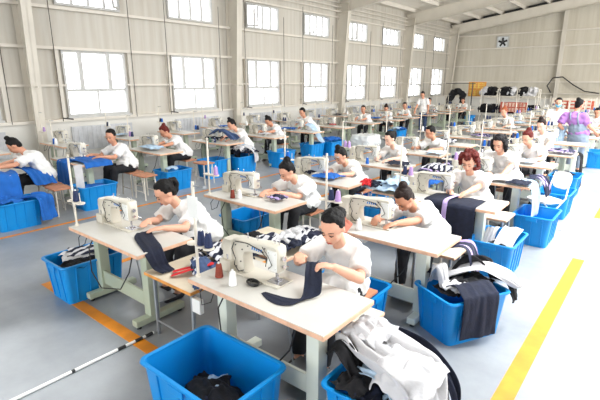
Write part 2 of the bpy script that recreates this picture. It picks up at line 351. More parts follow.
# ventilation fan opening in the far wall
v = thing('wall_fan', 'square white framed exhaust fan high on the far wall', 'fan', (-8.7, YF-.02, 4.5))
MB().box(-.36, .36, -.05, 0, -.36, -.3).box(-.36, .36, -.05, 0, .3, .36).box(-.36, -.3, -.05, 0, -.3, .3).box(.3, .36, -.05, 0, -.3, .3).build('fan_frame', m_pvc, v)
MB().box(-.3, .3, -.012, -.006, -.3, .3).build('fan_opening', m_sheet, v)
mb = MB()
for k in range(5):
    T = M.Rotation(2*math.pi*k/5, 4, 'Y') @ M.Translation((0, -.03, .15)) @ M.Rotation(R(25), 4, 'Z'); mb.box(-.07, .07, -.004, .004, -.12, .12, T=T)
mb.build('fan_blade', m_black, v); MB().tube([(0, -.06, 0), (0, -.01, 0)], .06, 12).build('fan_hub', m_dark, v)
c = MB().tube([(-5.6, YF-.35, 1.5), (-5.85, YF-.33, 1.9), (-5.6, YF-.33, 2.35), (-5.1, YF-.33, 2.4), (-4.5, YF-.33, 1.95), (-3.9, YF-.33, 1.6), (-3.2, YF-.33, 1.5)], .035, 6).build('cable', m_black)
tag(c, 'thick black cable looping off the far wall column', 'cable')
trim(MB().tube([(-12, YF-.2, 1.45), (-2, YF-.2, 1.45)], .03, 6), m_girt)
# radiator-like pale panels under the windows
for i, (a, b) in enumerate(WIN[:7]):
    p = MB(); p.box(0, .05, 0, b-a, 0, .62)
    for k in range(14): p.box(.05, .065, (k+.25)*(b-a)/14, (k+.7)*(b-a)/14, .02, .6)
    o = p.build('radiator', mat('pale_grey_radiator', (206, 208, 212), .5)); o.location = (XW+.07, a, .42)
    tag(o, 'pale grey ribbed radiator panel under the %s low window from the camera' % ORD[i], 'radiator', 'radiators under the windows')

# ================================================================ prototypes: table, machine, stand, crate, stool
TW, TD, TH = 1.24, .57, .78
def make_table(legm, lab='sewing table', x1=True):
    t = thing('sewing_table', lab, 'table')
    MB().box(0, TW, 0, TD, TH-.036, TH-.004, bev=.006).build('edge_band', m_ply, t)
    tp = MB().box(.004, TW-.004, .004, TD-.004, TH-.006, TH).build('tabletop', m_lam, t)
    for x in (.12, .98):
        l = MB(); l.box(x, x+.10, .17, .27, .09, TH-.036, bev=.008); l.box(x+.01, x+.09, .03, .55, .03, .09, bev=.008)
        l.box(x-.01, x+.11, .1, .42, TH-.06, TH-.036)
        lo = l.build('leg', legm, t, angle=40)
        for y in (.07, .51): MB().tube([(x+.05, y, 0), (x+.05, y, .03)], .022, 8).build('foot', m_black, lo)
    MB().box(.22, .98, .19, .215, .16, .30, bev=.004).build('crossbar', legm, t, angle=40)
    MB().box(.62, .92, .3, .56, .09, .105, bev=.004).tube([(.77, .31, .1), (.72, .27, .7)], .006, 5).build('treadle', m_gsteel, t)
    MB().box(.24, .40, .22, .42, TH-.17, TH-.036, bev=.01).build('control_box', m_white, t)
    MB().tube([(.3, .12, TH-.04), (.26, .06, .6), (.32, .03, .38), (.5, .02, .26), (.75, .08, .3), (.9, .1, .5), (.95, .14, TH-.04)], .006, 5).build('cable', m_black, t)
    MB().tube([(.1, .1, TH-.04), (.06, .06, TH-.12), (.1, .04, TH-.2), (.18, .06, TH-.16), (.2, .1, TH-.04)], .004, 5).build('cord', m_black, t)
    return t
def make_machine(lod=0):
    t = thing('sewing_machine', 'cream sewing machine', 'sewing machine')
    bed = MB().box(.03, .56, -.085, .085, 0, .014, bev=.005); bed.build('bed', m_cream, t, angle=40)
    a = MB()
    prof = [(.07, .0), (.215, .0), (.205, .06), (.2, .13), (.215, .165), (.25, .178), (.42, .185), (.44, .18), (.445, .10), (.455, .085), (.53, .085), (.54, .10), (.54, .25), (.53, .275), (.50, .283), (.40, .28), (.25, .262), (.12, .262), (.08, .25), (.07, .23)]
    hw = .052; n = len(prof)
    def L(y, s): 
        cx, cz = .3, .16
        return [V((cx+(x-cx)*s, y, .014+(cz+(z-cz)*s) if s != 1 else z+.014)) for x, z in prof]
    def loop(y, ins): # inset towards local centre roughly
        out = []
        for i in range(n):
            p = V(prof[i]); q = V(prof[i-1]); r = V(prof[(i+1) % n]); tn = (r-q).normalized(); nr = V((-tn[1], tn[0]))
            s_ = p+nr*ins; out.append(V((s_[0], y, s_[1]+.012)))
        return out
    a.loft([loop(-hw, .012), loop(-hw+.01, .003), loop(-hw+.02, 0), loop(hw-.02, 0), loop(hw-.01, .003), loop(hw, .012)])
    arm = a.build('arm', m_cream, t, angle=35)
    MB().loft([rrect(0, 0, .055, .07, .02, z) for z in (0, .2)]+[rrect(0, 0, .048, .062, .02, .215)], T=M.Translation((.035, 0, .03))).build('motor_housing', m_cream, t, angle=40)
    hwm = MB().tube([(-.045, 0, .17), (-.02, 0, .17)], [.055, .06], 20); hwm.build('handwheel', m_cream, t, angle=40)
    MB().box(.445, .53, -.058, -.05, .11, .26, bev=.003).build('face_plate', m_white, t)
    s = MB().tube([(.49, 0, .03), (.49, 0, .1)], .006, 8).tube([(.475, 0, .04), (.475, 0, .1)], .005, 8); s.build('needle_bar', m_steel, t)
    MB().box(.47, .505, -.012, .03, .018, .024).box(.483, .497, -.004, .004, .02, .06).build('presser_foot', m_steel, t)
    MB().box(.43, .56, -.05, .05, .014, .0165).build('needle_plate', m_steel, t)
    MB().tube([(.542, 0, .2), (.56, 0, .2)], .018, 12).build('tension_dial', m_steel, t); MB().tube([(.542, .0, .14), (.556, 0, .14)], .012, 12).build('tension_dial', m_steel, t)
    MB().box(-.02, .1, -.1, -.02, .0, .09, bev=.008).build('bobbin_winder', m_cream, t, angle=40); MB().tube([(.04, -.06, .09), (.04, -.06, .13)], .014, 10).build('bobbin', m_steel, t)
    lg = MB()
    for k in range(5): lg.add([(.285+.022*k, -.0535, .222), (.298+.022*k, -.0535, .222), (.305+.022*k, -.0535, .245), (.292+.022*k, -.0535, .245)], [(0, 1, 2, 3)])
    lg.build('maker_mark', mat('blue_logo', (50, 120, 200), .5), t)
    b = MB()
    for x, z in ((.12, .05), (.12, .22), (.19, .2), (.25, .24), (.4, .23), (.46, .13), (.52, .13), (.46, .24), (.52, .24), (.17, .1), (.42, .26), (.09, .15), (.33, .2)): b.tube([(x, -.058, z), (x, -.05, z)], .0055, 6)
    b.build('screw', m_dark, t)
    MB().tube([(.11, -.06, .24), (.1, -.075, .19), (.13, -.07, .12), (.12, -.075, .07), (.17, -.08, .03), (.22, -.075, .05)], .004, 5).tube([(.12, -.06, .25), (.25, -.065, .265), (.38, -.06, .24), (.45, -.066, .2), (.43, -.06, .13)], .003, 5).tube([(.4, -.06, .27), (.47, -.075, .22), (.5, -.07, .16), (.46, -.065, .12)], .003, 5).build('oil_hose', m_black, t)
    for x in (.2, .3, .47, .51): MB().tube([(x, 0, .27), (x, 0, .31)], .004, 6).ell((x, 0, .312), (.009, .009, .006), n=8, k=4).build('thread_guide', m_steel, t)
    MB().tube([(.515, .05, .12), (.515, .09, .1), (.5, .1, .07)], .005, 5).build('knee_lever', m_steel, t)
    return t
def make_stand(h=.72, cap=True):
    t = thing('thread_stand', 'thread stand', 'thread stand')
    MB().tube([(0, 0, 0), (0, 0, h)], .011, 8).tube([(0, 0, 0), (0, 0, .02)], .02, 8).build('pole', m_tanpole, t, angle=50)
    tr = MB(); tr.box(-.05, .15, -.012, .012, .245, .255)
    for x in (-.04, .06, .14): tr.tube([(x, 0, .25), (x, 0, .262)], .042, 14)
    for x in (.06, .14): tr.tube([(x, 0, .26), (x, 0, .36)], .004, 6)
    tr.build('tray', m_tanpole, t, angle=50)
    g = MB().tube([(0, 0, h-.03), (.14, 0, h-.02)], .005, 6)
    for x in (.06, .14): g.tube([(x, 0, h-.025), (x, -.03, h-.02), (x+.015, -.03, h-.01)], .003, 5)
    g.build('guide_arm', m_gsteel, t)
    return t
def make_cone(c):
    t = thing('thread_cone', 'cone', 'thread cone')
    MB().loft([[V((r*math.cos(a), r*math.sin(a), z)) for a in [2*math.pi*i/16 for i in range(16)]] for r, z in ((.012, .0), (.03, .004), (.031, .01), (.021, .1), (.019, .106), (.008, .108))]).build('thread', m_cone[c], t, angle=50)
    MB().tube([(0, 0, 0), (0, 0, .122)], [.012, .007], 10).build('spool', m_white, t)
    return t
def make_crate(lx=.5, ly=.66, h=.42):
    t = thing('plastic_crate', 'crate', 'crate')
    b = MB(); k = 5; tp = .045
    def lp(o, z, r=.05): return rrect(0, 0, lx/2-o, ly/2-o, r, z, k)
    b.loft([lp(tp+.004, .01), lp(tp, 0), lp(tp-.0, .006), lp(.012, h-.02), lp(.018, h-.02), lp(.02, h-.03), lp(tp+.008, .014)], caps=False)
    n = len(lp(0, 0)); b.add(lp(tp+.004, .006), [tuple(range(n))]); b.add(lp(tp+.008, .014), [tuple(reversed(range(n)))])
    for s in (-1, 1):
        for q in (-.30, -.1, .1, .30):
            y = q*ly; x0 = s*(lx/2-tp+.0); x1 = s*(lx/2-.012)
            b.add([(x0, y-.008, .02), (x0, y+.008, .02), (x0+s*.01, y+.006, .03), (x0+s*.01, y-.006, .03), (x1, y-.008, h-.03), (x1, y+.008, h-.03), (x1+s*.01, y+.006, h-.03), (x1+s*.01, y-.006, h-.03)],
                  [(0, 1, 2, 3), (4, 7, 6, 5), (0, 4, 5, 1), (1, 5, 6, 2), (2, 6, 7, 3), (3, 7, 4, 0)])
        for q in (-.27, 0, .27):
            x = q*lx; y0 = s*(ly/2-tp); y1 = s*(ly/2-.012)
            b.add([(x-.008, y0, .02), (x+.008, y0, .02), (x+.006, y0+s*.01, .03), (x-.006, y0+s*.01, .03), (x-.008, y1, h-.03), (x+.008, y1, h-.03), (x+.006, y1+s*.01, h-.03), (x-.006, y1+s*.01, h-.03)],
                  [(0, 3, 2, 1), (4, 5, 6, 7), (0, 1, 5, 4), (1, 2, 6, 5), (2, 3, 7, 6), (3, 0, 4, 7)])
    b.build('crate_body', m_blueplastic, t, angle=35)
    r = MB(); r.loft([lp(.018, h-.02, .055), lp(-.006, h-.022, .06), lp(-.012, h-.012, .06), lp(-.008, h, .06), lp(.008, h+.002, .055), lp(.018, h-.004, .05), lp(.018, h-.02, .05)], caps=False)
    r.build('rim', m_blueplastic, t, angle=50)
    for s in (-1, 1): MB().box(-.07, .07, s*(ly/2+.004)-.008, s*(ly/2+.004)+.008, h-.07, h-.02, bev=.004).build('handle', m_blueplastic, t)
    return t
def make_stool():
    t = thing('wooden_stool', 'stool', 'stool')
    MB().box(-.19, .19, -.15, .15, .44, .465, bev=.005).build('seat', mat('wood_seat', (190, 130, 98), .55, var=.12), t)
    for sx in (-1, 1):
        for sy in (-1, 1): MB().tube([(sx*.17, sy*.13, 0), (sx*.14, sy*.11, .44)], .013, 6).build('leg', m_beige, t)
    for sy in (-.12, .12): MB().tube([(-.16, sy, .15), (.16, sy, .15)], .009, 6).build('stretcher', m_beige, t)
    return t
# ---------------------------------------------------------------- cloth
def crumple(c, w, d, amp, seed, fab, name='garment_piece', drop=0.0, rz=0.0, n=26, res=None, flat=None, squash=1.0):
    rnd = random.Random(seed); off = V((seed*7.3 % 50, seed*3.7 % 50, seed*1.9 % 50)); vs = []; fs = []
    m_ = n; zmin = flat
    Rz = M.Rotation(rz, 3, 'Z')
    for i in range(n):
        for j in range(m_):
            u = i/(n-1)*2-1; v_ = j/(m_-1)*2-1
            q = V((u*1.3, v_*1.3, 0))+off
            wp = noise.noise_vector(q*1.1)*.55+noise.noise_vector(q*2.7)*.2
            rr = max(abs(u), abs(v_))
            f1 = 1-2*abs(noise.noise(q*1.5+V((9, 0, 0)))); f2 = 1-2*abs(noise.noise(q*3.6+V((0, 9, 0)))); f3 = noise.noise(q*8)
            z = amp*(f1*.8+f2*.38+f3*.12)*(1-.25*rr)+amp*.4*(1-rr*rr)-drop*max(0, rr-.62)**1.3/.3*(.6+.8*noise.noise(q*.9+V((4, 4, 4))))
            ext = 1+.1*noise.noise(V((math.atan2(v_, u)*1.5, seed, 0)))
            p = V(((u+wp.x*.45)*w/2*ext*(1-.1*rr*rr), (v_+wp.y*.45)*d/2*ext, z))
            p = Rz @ p+V(c)
            if zmin is not None: p.z = max(p.z, zmin+.004+.006*abs(f3))
            vs.append(p)
    for i in range(n-1):
        for j in range(m_-1): fs.append((i*m_+j, (i+1)*m_+j, (i+1)*m_+j+1, i*m_+j+1))
    return finish_cloth(vs, fs, name, fab)
def finish_cloth(vs, fs, name, fab, th=.006):
    me = bpy.data.meshes.new(name); me.from_pydata([tuple(p) for p in vs], [], fs); me.materials.append(FAB.get(fab) if isinstance(fab, str) else fab)
    me.polygons.foreach_set('use_smooth', [True]*len(me.polygons)); me.update()
    o = bpy.data.objects.new(name, me); COL.objects.link(o)
    s = o.modifiers.new('thick', 'SOLIDIFY'); s.thickness = th; s.offset = 0
    k = o.modifiers.new('sub', 'SUBSURF'); k.levels = 1; k.render_levels = 1
    return o
def drape(path, width, fab, seed=0, amp=.015, n=22, name='garment_piece', th=.006, taper=None, folds=3.0, zmin=None):
    """A sheet swept along PATH (world points); WIDTH is a vector or a list of vectors (one per path point)."""
    P = [V(p) for p in path]; W_ = [V(q) for q in width] if isinstance(width[0], (tuple, list, V)) else [V(width)]*len(P)
    seg = 5; pts = []; ws = []
    for i in range(len(P)-1):
        p0 = P[max(i-1, 0)]; p1 = P[i]; p2 = P[i+1]; p3 = P[min(i+2, len(P)-1)]
        for k in range(seg):
            t = k/seg; pts.append(.5*((2*p1)+(p2-p0)*t+(2*p0-5*p1+4*p2-p3)*t*t+(3*p1-p0-3*p2+p3)*t**3)); ws.append(W_[i].lerp(W_[i+1], t))
    pts.append(P[-1]); ws.append(W_[-1]); vs = []; fs = []; N_ = len(pts)
    for i in range(N_):
        tg = (pts[min(i+1, N_-1)]-pts[max(i-1, 0)]).normalized(); nm = tg.cross(ws[i].normalized()).normalized()
        for j in range(n):
            u = j/(n-1)-.5; q = V((u*folds*2, i/N_*1.6, seed*3.3))
            dsp = amp*(1.3*noise.noise(q*1.0)+.7*noise.noise(q*2.3))
            p = pts[i]+ws[i]*u+nm*dsp*2+tg*amp*noise.noise(q+V((5, 5, 5)))
            if zmin is not None: p.z = max(p.z, zmin)
            vs.append(p)
    for i in range(N_-1):
        for j in range(n-1): fs.append((i*n+j, (i+1)*n+j, (i+1)*n+j+1, i*n+j+1))
    return finish_cloth(vs, fs, name, fab, th)
# ---------------------------------------------------------------- people
def ik(S, T, a, b, pole):
    S = V(S); T = V(T); d = T-S; L = d.length; mx = (a+b)*.995
    if L > mx: k = L/mx; a *= k; b *= k
    u = d.normalized(); x = (a*a-b*b+L*L)/(2*L); h = math.sqrt(max(a*a-x*x, .0004)); p = V(pole); p = (p-u*p.dot(u)).normalized()
    return S+u*x+p*h
PN = [0]
def person(label, loc, head, hands, rz=0, pitch=25, yaw=0, hair='black', style='bun', skin=0, shirt=None, legs='sit', trousers=None, seat=.5, near=False, wide=1.0, grp=None,
           pose='typing', sleeve=.78, mask=False, apron=False, hs=1.08, roll=0, glasses=False):
    PN[0] += 1; seed = PN[0]
    root = thing('person', label, 'person', (loc[0], loc[1], 0), rz, grp)
    Ti = M.Rotation(-rz, 4, 'Z') @ M.Translation((-loc[0], -loc[1], 0))
    H = Ti @ V(head); hd = [Ti @ V(h) for h in hands]; hd.sort(key=lambda p: p.x)
    HR = (M.Rotation(R(yaw), 3, 'Z') @ M.Rotation(R(roll), 3, 'Y') @ M.Rotation(R(pitch), 3, 'X'))
    def hp(x, y, z): return H+HR @ (V((x, y, z))*hs)
    vox = .0085 if near else .013
    pz = seat+.09 if legs == 'sit' else .92
    P = V((0, 0, pz)); N = hp(0, .045, -.17)+V((0, .02, -.02))
    if legs == 'stand' : P = V((0, 0, .92))
    C = P.lerp(N, .68)+V((0, .035, 0)); Wst = P.lerp(N, .3)+V((0, .03, 0)); w_ = wide
    axis = (N-P).normalized(); tilt = M.Rotation(math.atan2(-(axis.y), axis.z), 3, 'X')
    sh = [N+V((s*.165*w_, .02, -.065)) for s in (-1, 1)]
    b = MB()
    b.ell(P, (.15*w_, .115*w_, .12)); b.ell(Wst, (.125*w_, .095*w_, .15), rot=tilt); b.ell(C, (.145*w_, .1*w_, .16), rot=tilt)
    b.cap(sh[0], sh[1], .052, .052); b.cap(N+V((0, .01, -.06)), hp(0, .02, -.08), .056*hs, .05*hs)
    # head
    b.ell(hp(0, .01, .02), (.076*hs, .092*hs, .098*hs), rot=HR, n=20, k=14); b.ell(hp(0, -.022, -.045), (.058*hs, .062*hs, .072*hs), rot=HR, n=16, k=12)
    b.ell(hp(0, -.055, -.093), (.026*hs, .024*hs, .02*hs), rot=HR); b.ell(hp(-.036, -.05, -.038), (.024*hs, .024*hs, .026*hs), rot=HR); b.ell(hp(.036, -.05, -.038), (.024*hs, .024*hs, .026*hs), rot=HR)
    b.tube([hp(0, -.076, .02), hp(0, -.097, -.02), hp(0, -.103, -.034)], [.009*hs, .012*hs, .014*hs], 8); b.ell(hp(0, -.094, -.038), (.019*hs, .013*hs, .01*hs), rot=HR)
    b.ell(hp(0, -.082, -.068), (.022*hs, .012*hs, .011*hs), rot=HR)
    b.ell(hp(0, -.07, .028), (.05*hs, .018*hs, .012*hs), rot=HR)
    for s in (-1, 1): b.ell(hp(s*.077, .012, -.012), (.011*hs, .02*hs, .032*hs), rot=HR)
    # arms
    els = []; wr = []
    for i, s in enumerate((-1, 1)):
        Tt = hd[i]; pole = V((s*.7, .35, -.75)) if legs == 'sit' else V((s*.3, .6, -.8)); E_ = ik(sh[i], Tt, .285, .25, pole); els.append(E_); wr.append(Tt)
        b.cap(sh[i], E_, .05*w_, .04); b.cap(E_, E_.lerp(Tt, .35), .04, .042*w_**.5); b.cap(E_.lerp(Tt, .35), Tt, .041*w_**.5, .027)
        f = (Tt-E_).normalized(); f = (f+V((-s*.35, -.3, -.25 if pose == 'typing' else -.1))).normalized(); sd = f.cross(V((0, 0, 1))).normalized(); up = sd.cross(f).normalized()
        pc = Tt+f*.05; RM = M((sd, f, up)).transposed()
        b.ell(pc, (.042, .052, .02), rot=RM)
        ln = (.068, .078, .074, .06)
        fr = .0095 if near else .0125
        for q in range(4):
            r0 = pc+f*.035+sd*(-.03+.02*q) if True else 0
            cu = .35 if pose == 'typing' else .9
            k1 = r0+(f*math.cos(cu*.5)-up*math.sin(cu*.5))*ln[q]*.5; k2 = k1+(f*math.cos(cu*1.4)-up*math.sin(cu*1.4))*ln[q]*.5
            b.tube([r0-f*.02, r0, k1, k2], [fr, fr, fr*.92, fr*.8], 8); b.ell(k2, (fr*.8,)*3, n=8, k=6)
        th = -s  # thumb towards the body's middle
        t0 = Tt+f*.02+sd*(-.03 if sd.x*s > 0 else .03); dr = (f*.8+sd*(-.6 if sd.x*s > 0 else .6)-up*.3).normalized()
        b.tube([t0, t0+dr*.035, t0+dr*.035+f*.03-up*.008], [fr*1.25, fr*1.15, fr*.9], 8); b.ell(t0+dr*.035+f*.03-up*.008, (fr*.9,)*3, n=8, k=6)
    # legs
    if legs == 'sit':
        kn = [V((s*.13, -.40, seat+.06)) for s in (-1, 1)]; an = [V((s*.12, -.47, .09)) for s in (-1, 1)]
    else:
        kn = [V((s*.10, -.03, .5)) for s in (-1, 1)]; an = [V((s*.11, .02, .09)) for s in (-1, 1)]
    hip = [P+V((s*.085, 0, -.02)) for s in (-1, 1)]
    for i in range(2):
        b.cap(hip[i], kn[i], .085*w_, .06); b.cap(kn[i], an[i], .056, .038); b.cap(an[i]+V((0, .02, -.03)), an[i]+V((0, -.13, -.055)), .034, .028)
    body = organic(b, 'body', vox, 3, m_skin[skin], root)
    # shirt
    st = shirt or m_shirt; g = MB()
    sw = .022
    g.ell(P+V((0, -.01, .03)), (.175*w_+sw, .15*w_+sw, .15)); g.ell(Wst+V((0, -.03, -.02)), (.15*w_, .12*w_, .13)); g.ell(P+V((0, -.09 if legs == 'sit' else 0, .0)), (.18*w_, .13*w_, .11)); g.ell(P+V((0, -.15 if legs == 'sit' else 0, .02)), (.19*w_, .12*w_, .1)); g.ell(Wst, (.14*w_+sw, .11*w_+sw, .17), rot=tilt); g.ell(C, (.15*w_+sw, .105*w_+sw, .17), rot=tilt)
    g.cap(sh[0], sh[1], .058+sw*.5, .058+sw*.5); g.cap(N+V((0, .005, -.07)), N+V((0, .0, -.025)), .08, .07)
    for i in range(2):
        e = sh[i].lerp(els[i], sleeve) if sleeve <= 1 else els[i]
        g.ell(sh[i], (.068*w_, .068*w_, .068*w_)); g.tube([sh[i], sh[i].lerp(e, .5), e], [.068*w_, .072*w_, .074*w_], 14)
        if sleeve > 1: g.cap(els[i], els[i].lerp(wr[i], .9), .062, .045)
    organic(g, 'shirt', .011 if near else .017, 5, st, root, .011 if near else .014, 9, seed)
    # trousers
    g = MB(); g.ell(P+V((0, 0, -.03)), (.15*w_, .12*w_, .09))
    for i in range(2): g.cap(hip[i], kn[i], .1*w_, .075); g.tube([kn[i], an[i]+V((0, 0, .02))], [.073, .06], 12); g.ell(kn[i], (.075,)*3)
    organic(g, 'trousers', .014 if near else .02, 3, trousers or m_trous, root, .006, 12, seed)
    for i in range(2):
        g = MB(); g.cap(an[i]+V((0, .025, -.045)), an[i]+V((0, -.14, -.052)), .044, .036); o = organic(g, 'shoe', .012 if near else .018, 2, m_shoe, root)
    # hair
    hm = m_hair[hair]; g = MB(); hv = .007 if near else .011
    big = {'curly': 1.0, 'long': .8}.get(style, 0)
    g.ell(hp(0, .030+.002*big, .036), ((.083+.006*big)*hs, (.088)*hs, (.095+.004*big)*hs), rot=HR, n=18, k=12)
    g.ell(hp(0, .0, .092), (.06*hs, .056*hs, .036*hs), rot=HR)
    for s in (-1, 1): g.ell(hp(s*.064, .018, .03), (.021*hs, .036*hs, .052*hs), rot=HR)
    if style not in ('short',): g.ell(hp(0, .06, -.02), (.066*hs, .05*hs, .07*hs), rot=HR)
    rnd = random.Random(seed)
    if style == 'bun': g.ell(hp(0, .085, .11), (.048*hs, .046*hs, .042*hs), rot=HR)
    if style == 'topbun': g.ell(hp(0, .03, .145), (.042*hs, .042*hs, .036*hs), rot=HR)
    if style == 'lowbun': g.ell(hp(0, .128, .02), (.056*hs, .042*hs, .052*hs), rot=HR)
    if style == 'pony':
        g.ell(hp(0, .105, .055), (.034*hs, .034*hs, .034*hs), rot=HR); a0 = hp(0, .115, .06); g.tube([a0, a0+V((0.0, .04, .0)), a0+V((.0, .065, -.05)), a0+V((.0, .06, -.12)), a0+V((0, .04, -.17))], [.03, .036, .036, .03, .012], 10)
    if style == 'curly':
        for k in range(90):
            a = rnd.uniform(0, 2*math.pi); zz = rnd.uniform(-.10, .11); rr_ = .105-(max(0, zz-.02)/.11)**2*.075
            x, y_ = math.cos(a)*rr_*.98, math.sin(a)*rr_*1.02+.02
            if y_ < -.045 and zz < .07: continue
            g.ell(hp(x, y_, zz+.012), (.026*hs,)*3, n=8, k=6)
    if style == 'long':
        for s in (-1, 1): g.tube([hp(s*.075, .0, .06), hp(s*.095, -.01, -.02), hp(s*.09, -.005, -.09), hp(s*.082, -.01, -.135)], [.03, .034, .034, .018], 10)
        g.tube([hp(0, .09, .05), hp(0, .105, -.04), hp(0, .09, -.13)], [.06, .075, .05], 12)
        for k in range(34):
            a = rnd.uniform(-.4, math.pi+.4); zz = rnd.uniform(-.12, .09); x, y_ = math.cos(a)*.092, math.sin(a)*.095+.02; g.ell(hp(x, y_, zz), (.022*hs,)*3, n=8, k=6)
    hr = organic(g, 'hair', hv, 2, hm, root, .006 if style in ('curly', 'long') else .003, 26, seed)
    # face
    for s in (-1, 1):
        MB().tube([hp(s*.047, -.078, .0), hp(s*.031, -.087, -.004), hp(s*.016, -.083, .001)], [.002*hs, .0045*hs, .002*hs], 6).build('eye', m_eye, root, True)
        MB().tube([hp(s*.053, -.076, .024), hp(s*.034, -.0875, .030), hp(s*.014, -.089, .025)], [.0015*hs, .003*hs, .002*hs], 6).build('eyebrow', hm, root, True)
    MB().tube([hp(-.024, -.084, -.068), hp(0, -.097, -.066), hp(.024, -.084, -.068)], [.002*hs, .006*hs, .002*hs], 6).build('mouth', m_lip, root, True)
    if mask:
        g = MB(); g.ell(hp(0, -.05, -.06), (.062*hs, .06*hs, .052*hs), rot=HR); g.cap(hp(-.07, -.01, -.03), hp(-.055, -.05, -.04), .012, .02); g.cap(hp(.07, -.01, -.03), hp(.055, -.05, -.04), .012, .02)
        organic(g, 'face_mask', .009, 3, m_mask, root)
    if apron:
        g = MB(); g.ell(P+V((0, 0, -.1)), (.2*w_, .165*w_, .34)); g.ell(Wst, (.17*w_, .14*w_, .18)); o = organic(g, 'apron', .015, 4, m_apron, root, .006, 9, seed)
        for s in (-1, 1): MB().tube([Wst+V((s*.07, .14, .08)), C+V((s*.08, .14, .05)), N+V((s*.09, .06, .02))], .018, 6).build('strap', m_apron, root, True)
    return root

# ================================================================ layout
COLS = dict(L=(-8.93, 'window-side'), M=(-4.46, 'middle'), R=(-2.55, 'aisle-side'), W=(-11.45, 'wall-side'))
ROWS = dict(R=[1.82, 3.43, 5.03, 6.53, 8.28, 9.85, 11.7, 13.35, 15.0, 16.6, 18.2, 19.8, 21.4, 23.0, 24.6],
            M=[1.82, 3.52, 5.0, 6.6, 8.25, 9.9, 11.5, 13.2, 14.4+.0, 16.3, 17.9, 19.5, 21.1, 22.7, 24.3],
            L=[1.95, 3.5, 5.05, 6.8, 8.4, 9.95, 11.6, 13.4, 15.1, 16.6, 18.2, 19.8, 21.4, 23.0],
            W=[2.7, 4.3, 5.9, 7.5, 9.1, 10.7, 12.3, 13.9, 15.5, 17.1, 18.7, 20.3, 21.9, 23.5])
NOFOLD = 1
pt_sage = make_table(m_sage); pt_pale = make_table(m_pale); pm = make_machine(); ps = make_stand(); pstool = make_stool()
pc = {k: make_cone(k) for k in m_cone}; pcr = make_crate(); pcrL = make_crate(.78, .55, .47)
freeze()
used = set()
def inst(p, name_label, loc, rz=0, group=None):
    o = p if p.name not in used else copy_tree(p); used.add(p.name)
    o.location = loc; o.rotation_euler = (0, 0, rz); o['label'] = name_label
    if group: o['group'] = group
    elif 'group' in o: del o['group']
    return o
def place(colk, i):
    x, cn = COLS[colk]; return x, ROWS[colk][i], '%s table in the %s row' % (ORD[i], cn)
CONES = {('R', 0): (('navy', 0), ('navy', 1)), ('M', 0): (('navy', 0),), ('M', 1): (('lavender', 1),), ('R', 1): (('navy', 0), ('lavender', 1)), ('R', 2): (('lavender', 1), ('navy', 0)), ('M', 2): (('blue', 0),)}
rnd = random.Random(5)
for ck in 'RMLW':
    x, cn = COLS[ck]
    for i, y in enumerate(ROWS[ck]):
        where = '%s table in the %s row' % (ORD[i], cn)
        pal = (ck == 'R' and i != 5) or (ck == 'M' and i in (3, 6))
        first = 'White-topped sewing table on %s legs, ' % ('pale' if pal else 'sage green')
        jx = x+(rnd.uniform(-.05, .05) if i > 2 else 0)
        t = inst(pt_pale if pal else pt_sage, first+'%s in the %s row' % (ORD[i], cn), (jx, y, 0), 0, 'sewing tables in the %s row' % cn)
        inst(pm, 'Cream industrial sewing machine on the '+where, (jx+.08, y+.36, TH), 0, 'sewing machines on the %s row' % cn)
        st = inst(ps, 'Off-white thread stand on the front corner of the '+where, (jx+.04, y+.07, TH), 0, 'thread stands in the %s row' % cn)
        cs = CONES.get((ck, i)) or tuple((rnd.choice(['navy', 'blue', 'white', 'navy', 'lavender']), k) for k in ((0, 1) if rnd.random() < .5 else (1,)))
        for c_, k in cs:
            inst(pc[c_], '%s thread cone, %s peg of the stand on the %s %s table' % (c_.capitalize(), 'inner' if k == 0 else 'outer', ORD[i], cn), (jx+.04+(.06, .14)[k], y+.07, TH+.262), 0, 'thread cones in the %s row' % cn)
def tcone(c, loc, lab): return inst(pc[c], lab, loc, 0)
tcone('brown', (-2.38, 1.98, TH), 'Brown thread cone standing on the nearest table in the aisle-side row')
tcone('white', (-2.2, 1.95, TH), 'White thread cone standing beside the brown cone on the nearest aisle-side table')
tcone('brown', (-4.02, 3.62, TH), 'Brown thread cone standing on the second table in the middle row')
tcone('white', (-3.94, 3.66, TH), 'White thread cone beside the brown cone on the second middle-row table')
tcone('white', (-2.16, 3.56, TH), 'White thread cone standing on the second table in the aisle-side row')
tcone('blue', (-3.95, 6.72, TH), 'Blue thread cone standing on the fourth table in the middle row')
tcone('navy', (-8.2, 6.9, TH), 'Navy thread cone standing on the fourth table in the window-side row')
tcone('green', (-8.35, 6.88, TH), 'Green thread cone standing on the fourth table in the window-side row')
# black coil of tape on the nearest table
k = MB()
for q in range(4): k.tube([(.045*math.cos(a)*(1+.06*q), .032*math.sin(a)*(1+.05*q), .004+.006*q+.003*math.sin(a*2+q)) for a in [2*math.pi*j/16 for j in range(17)]], .004, 5)
k = k.build('elastic_coil', m_black); k.location = (-2.1, 2.05, TH); tag(k, 'black coil of elastic lying by the nearest sewing machine', 'elastic coil')

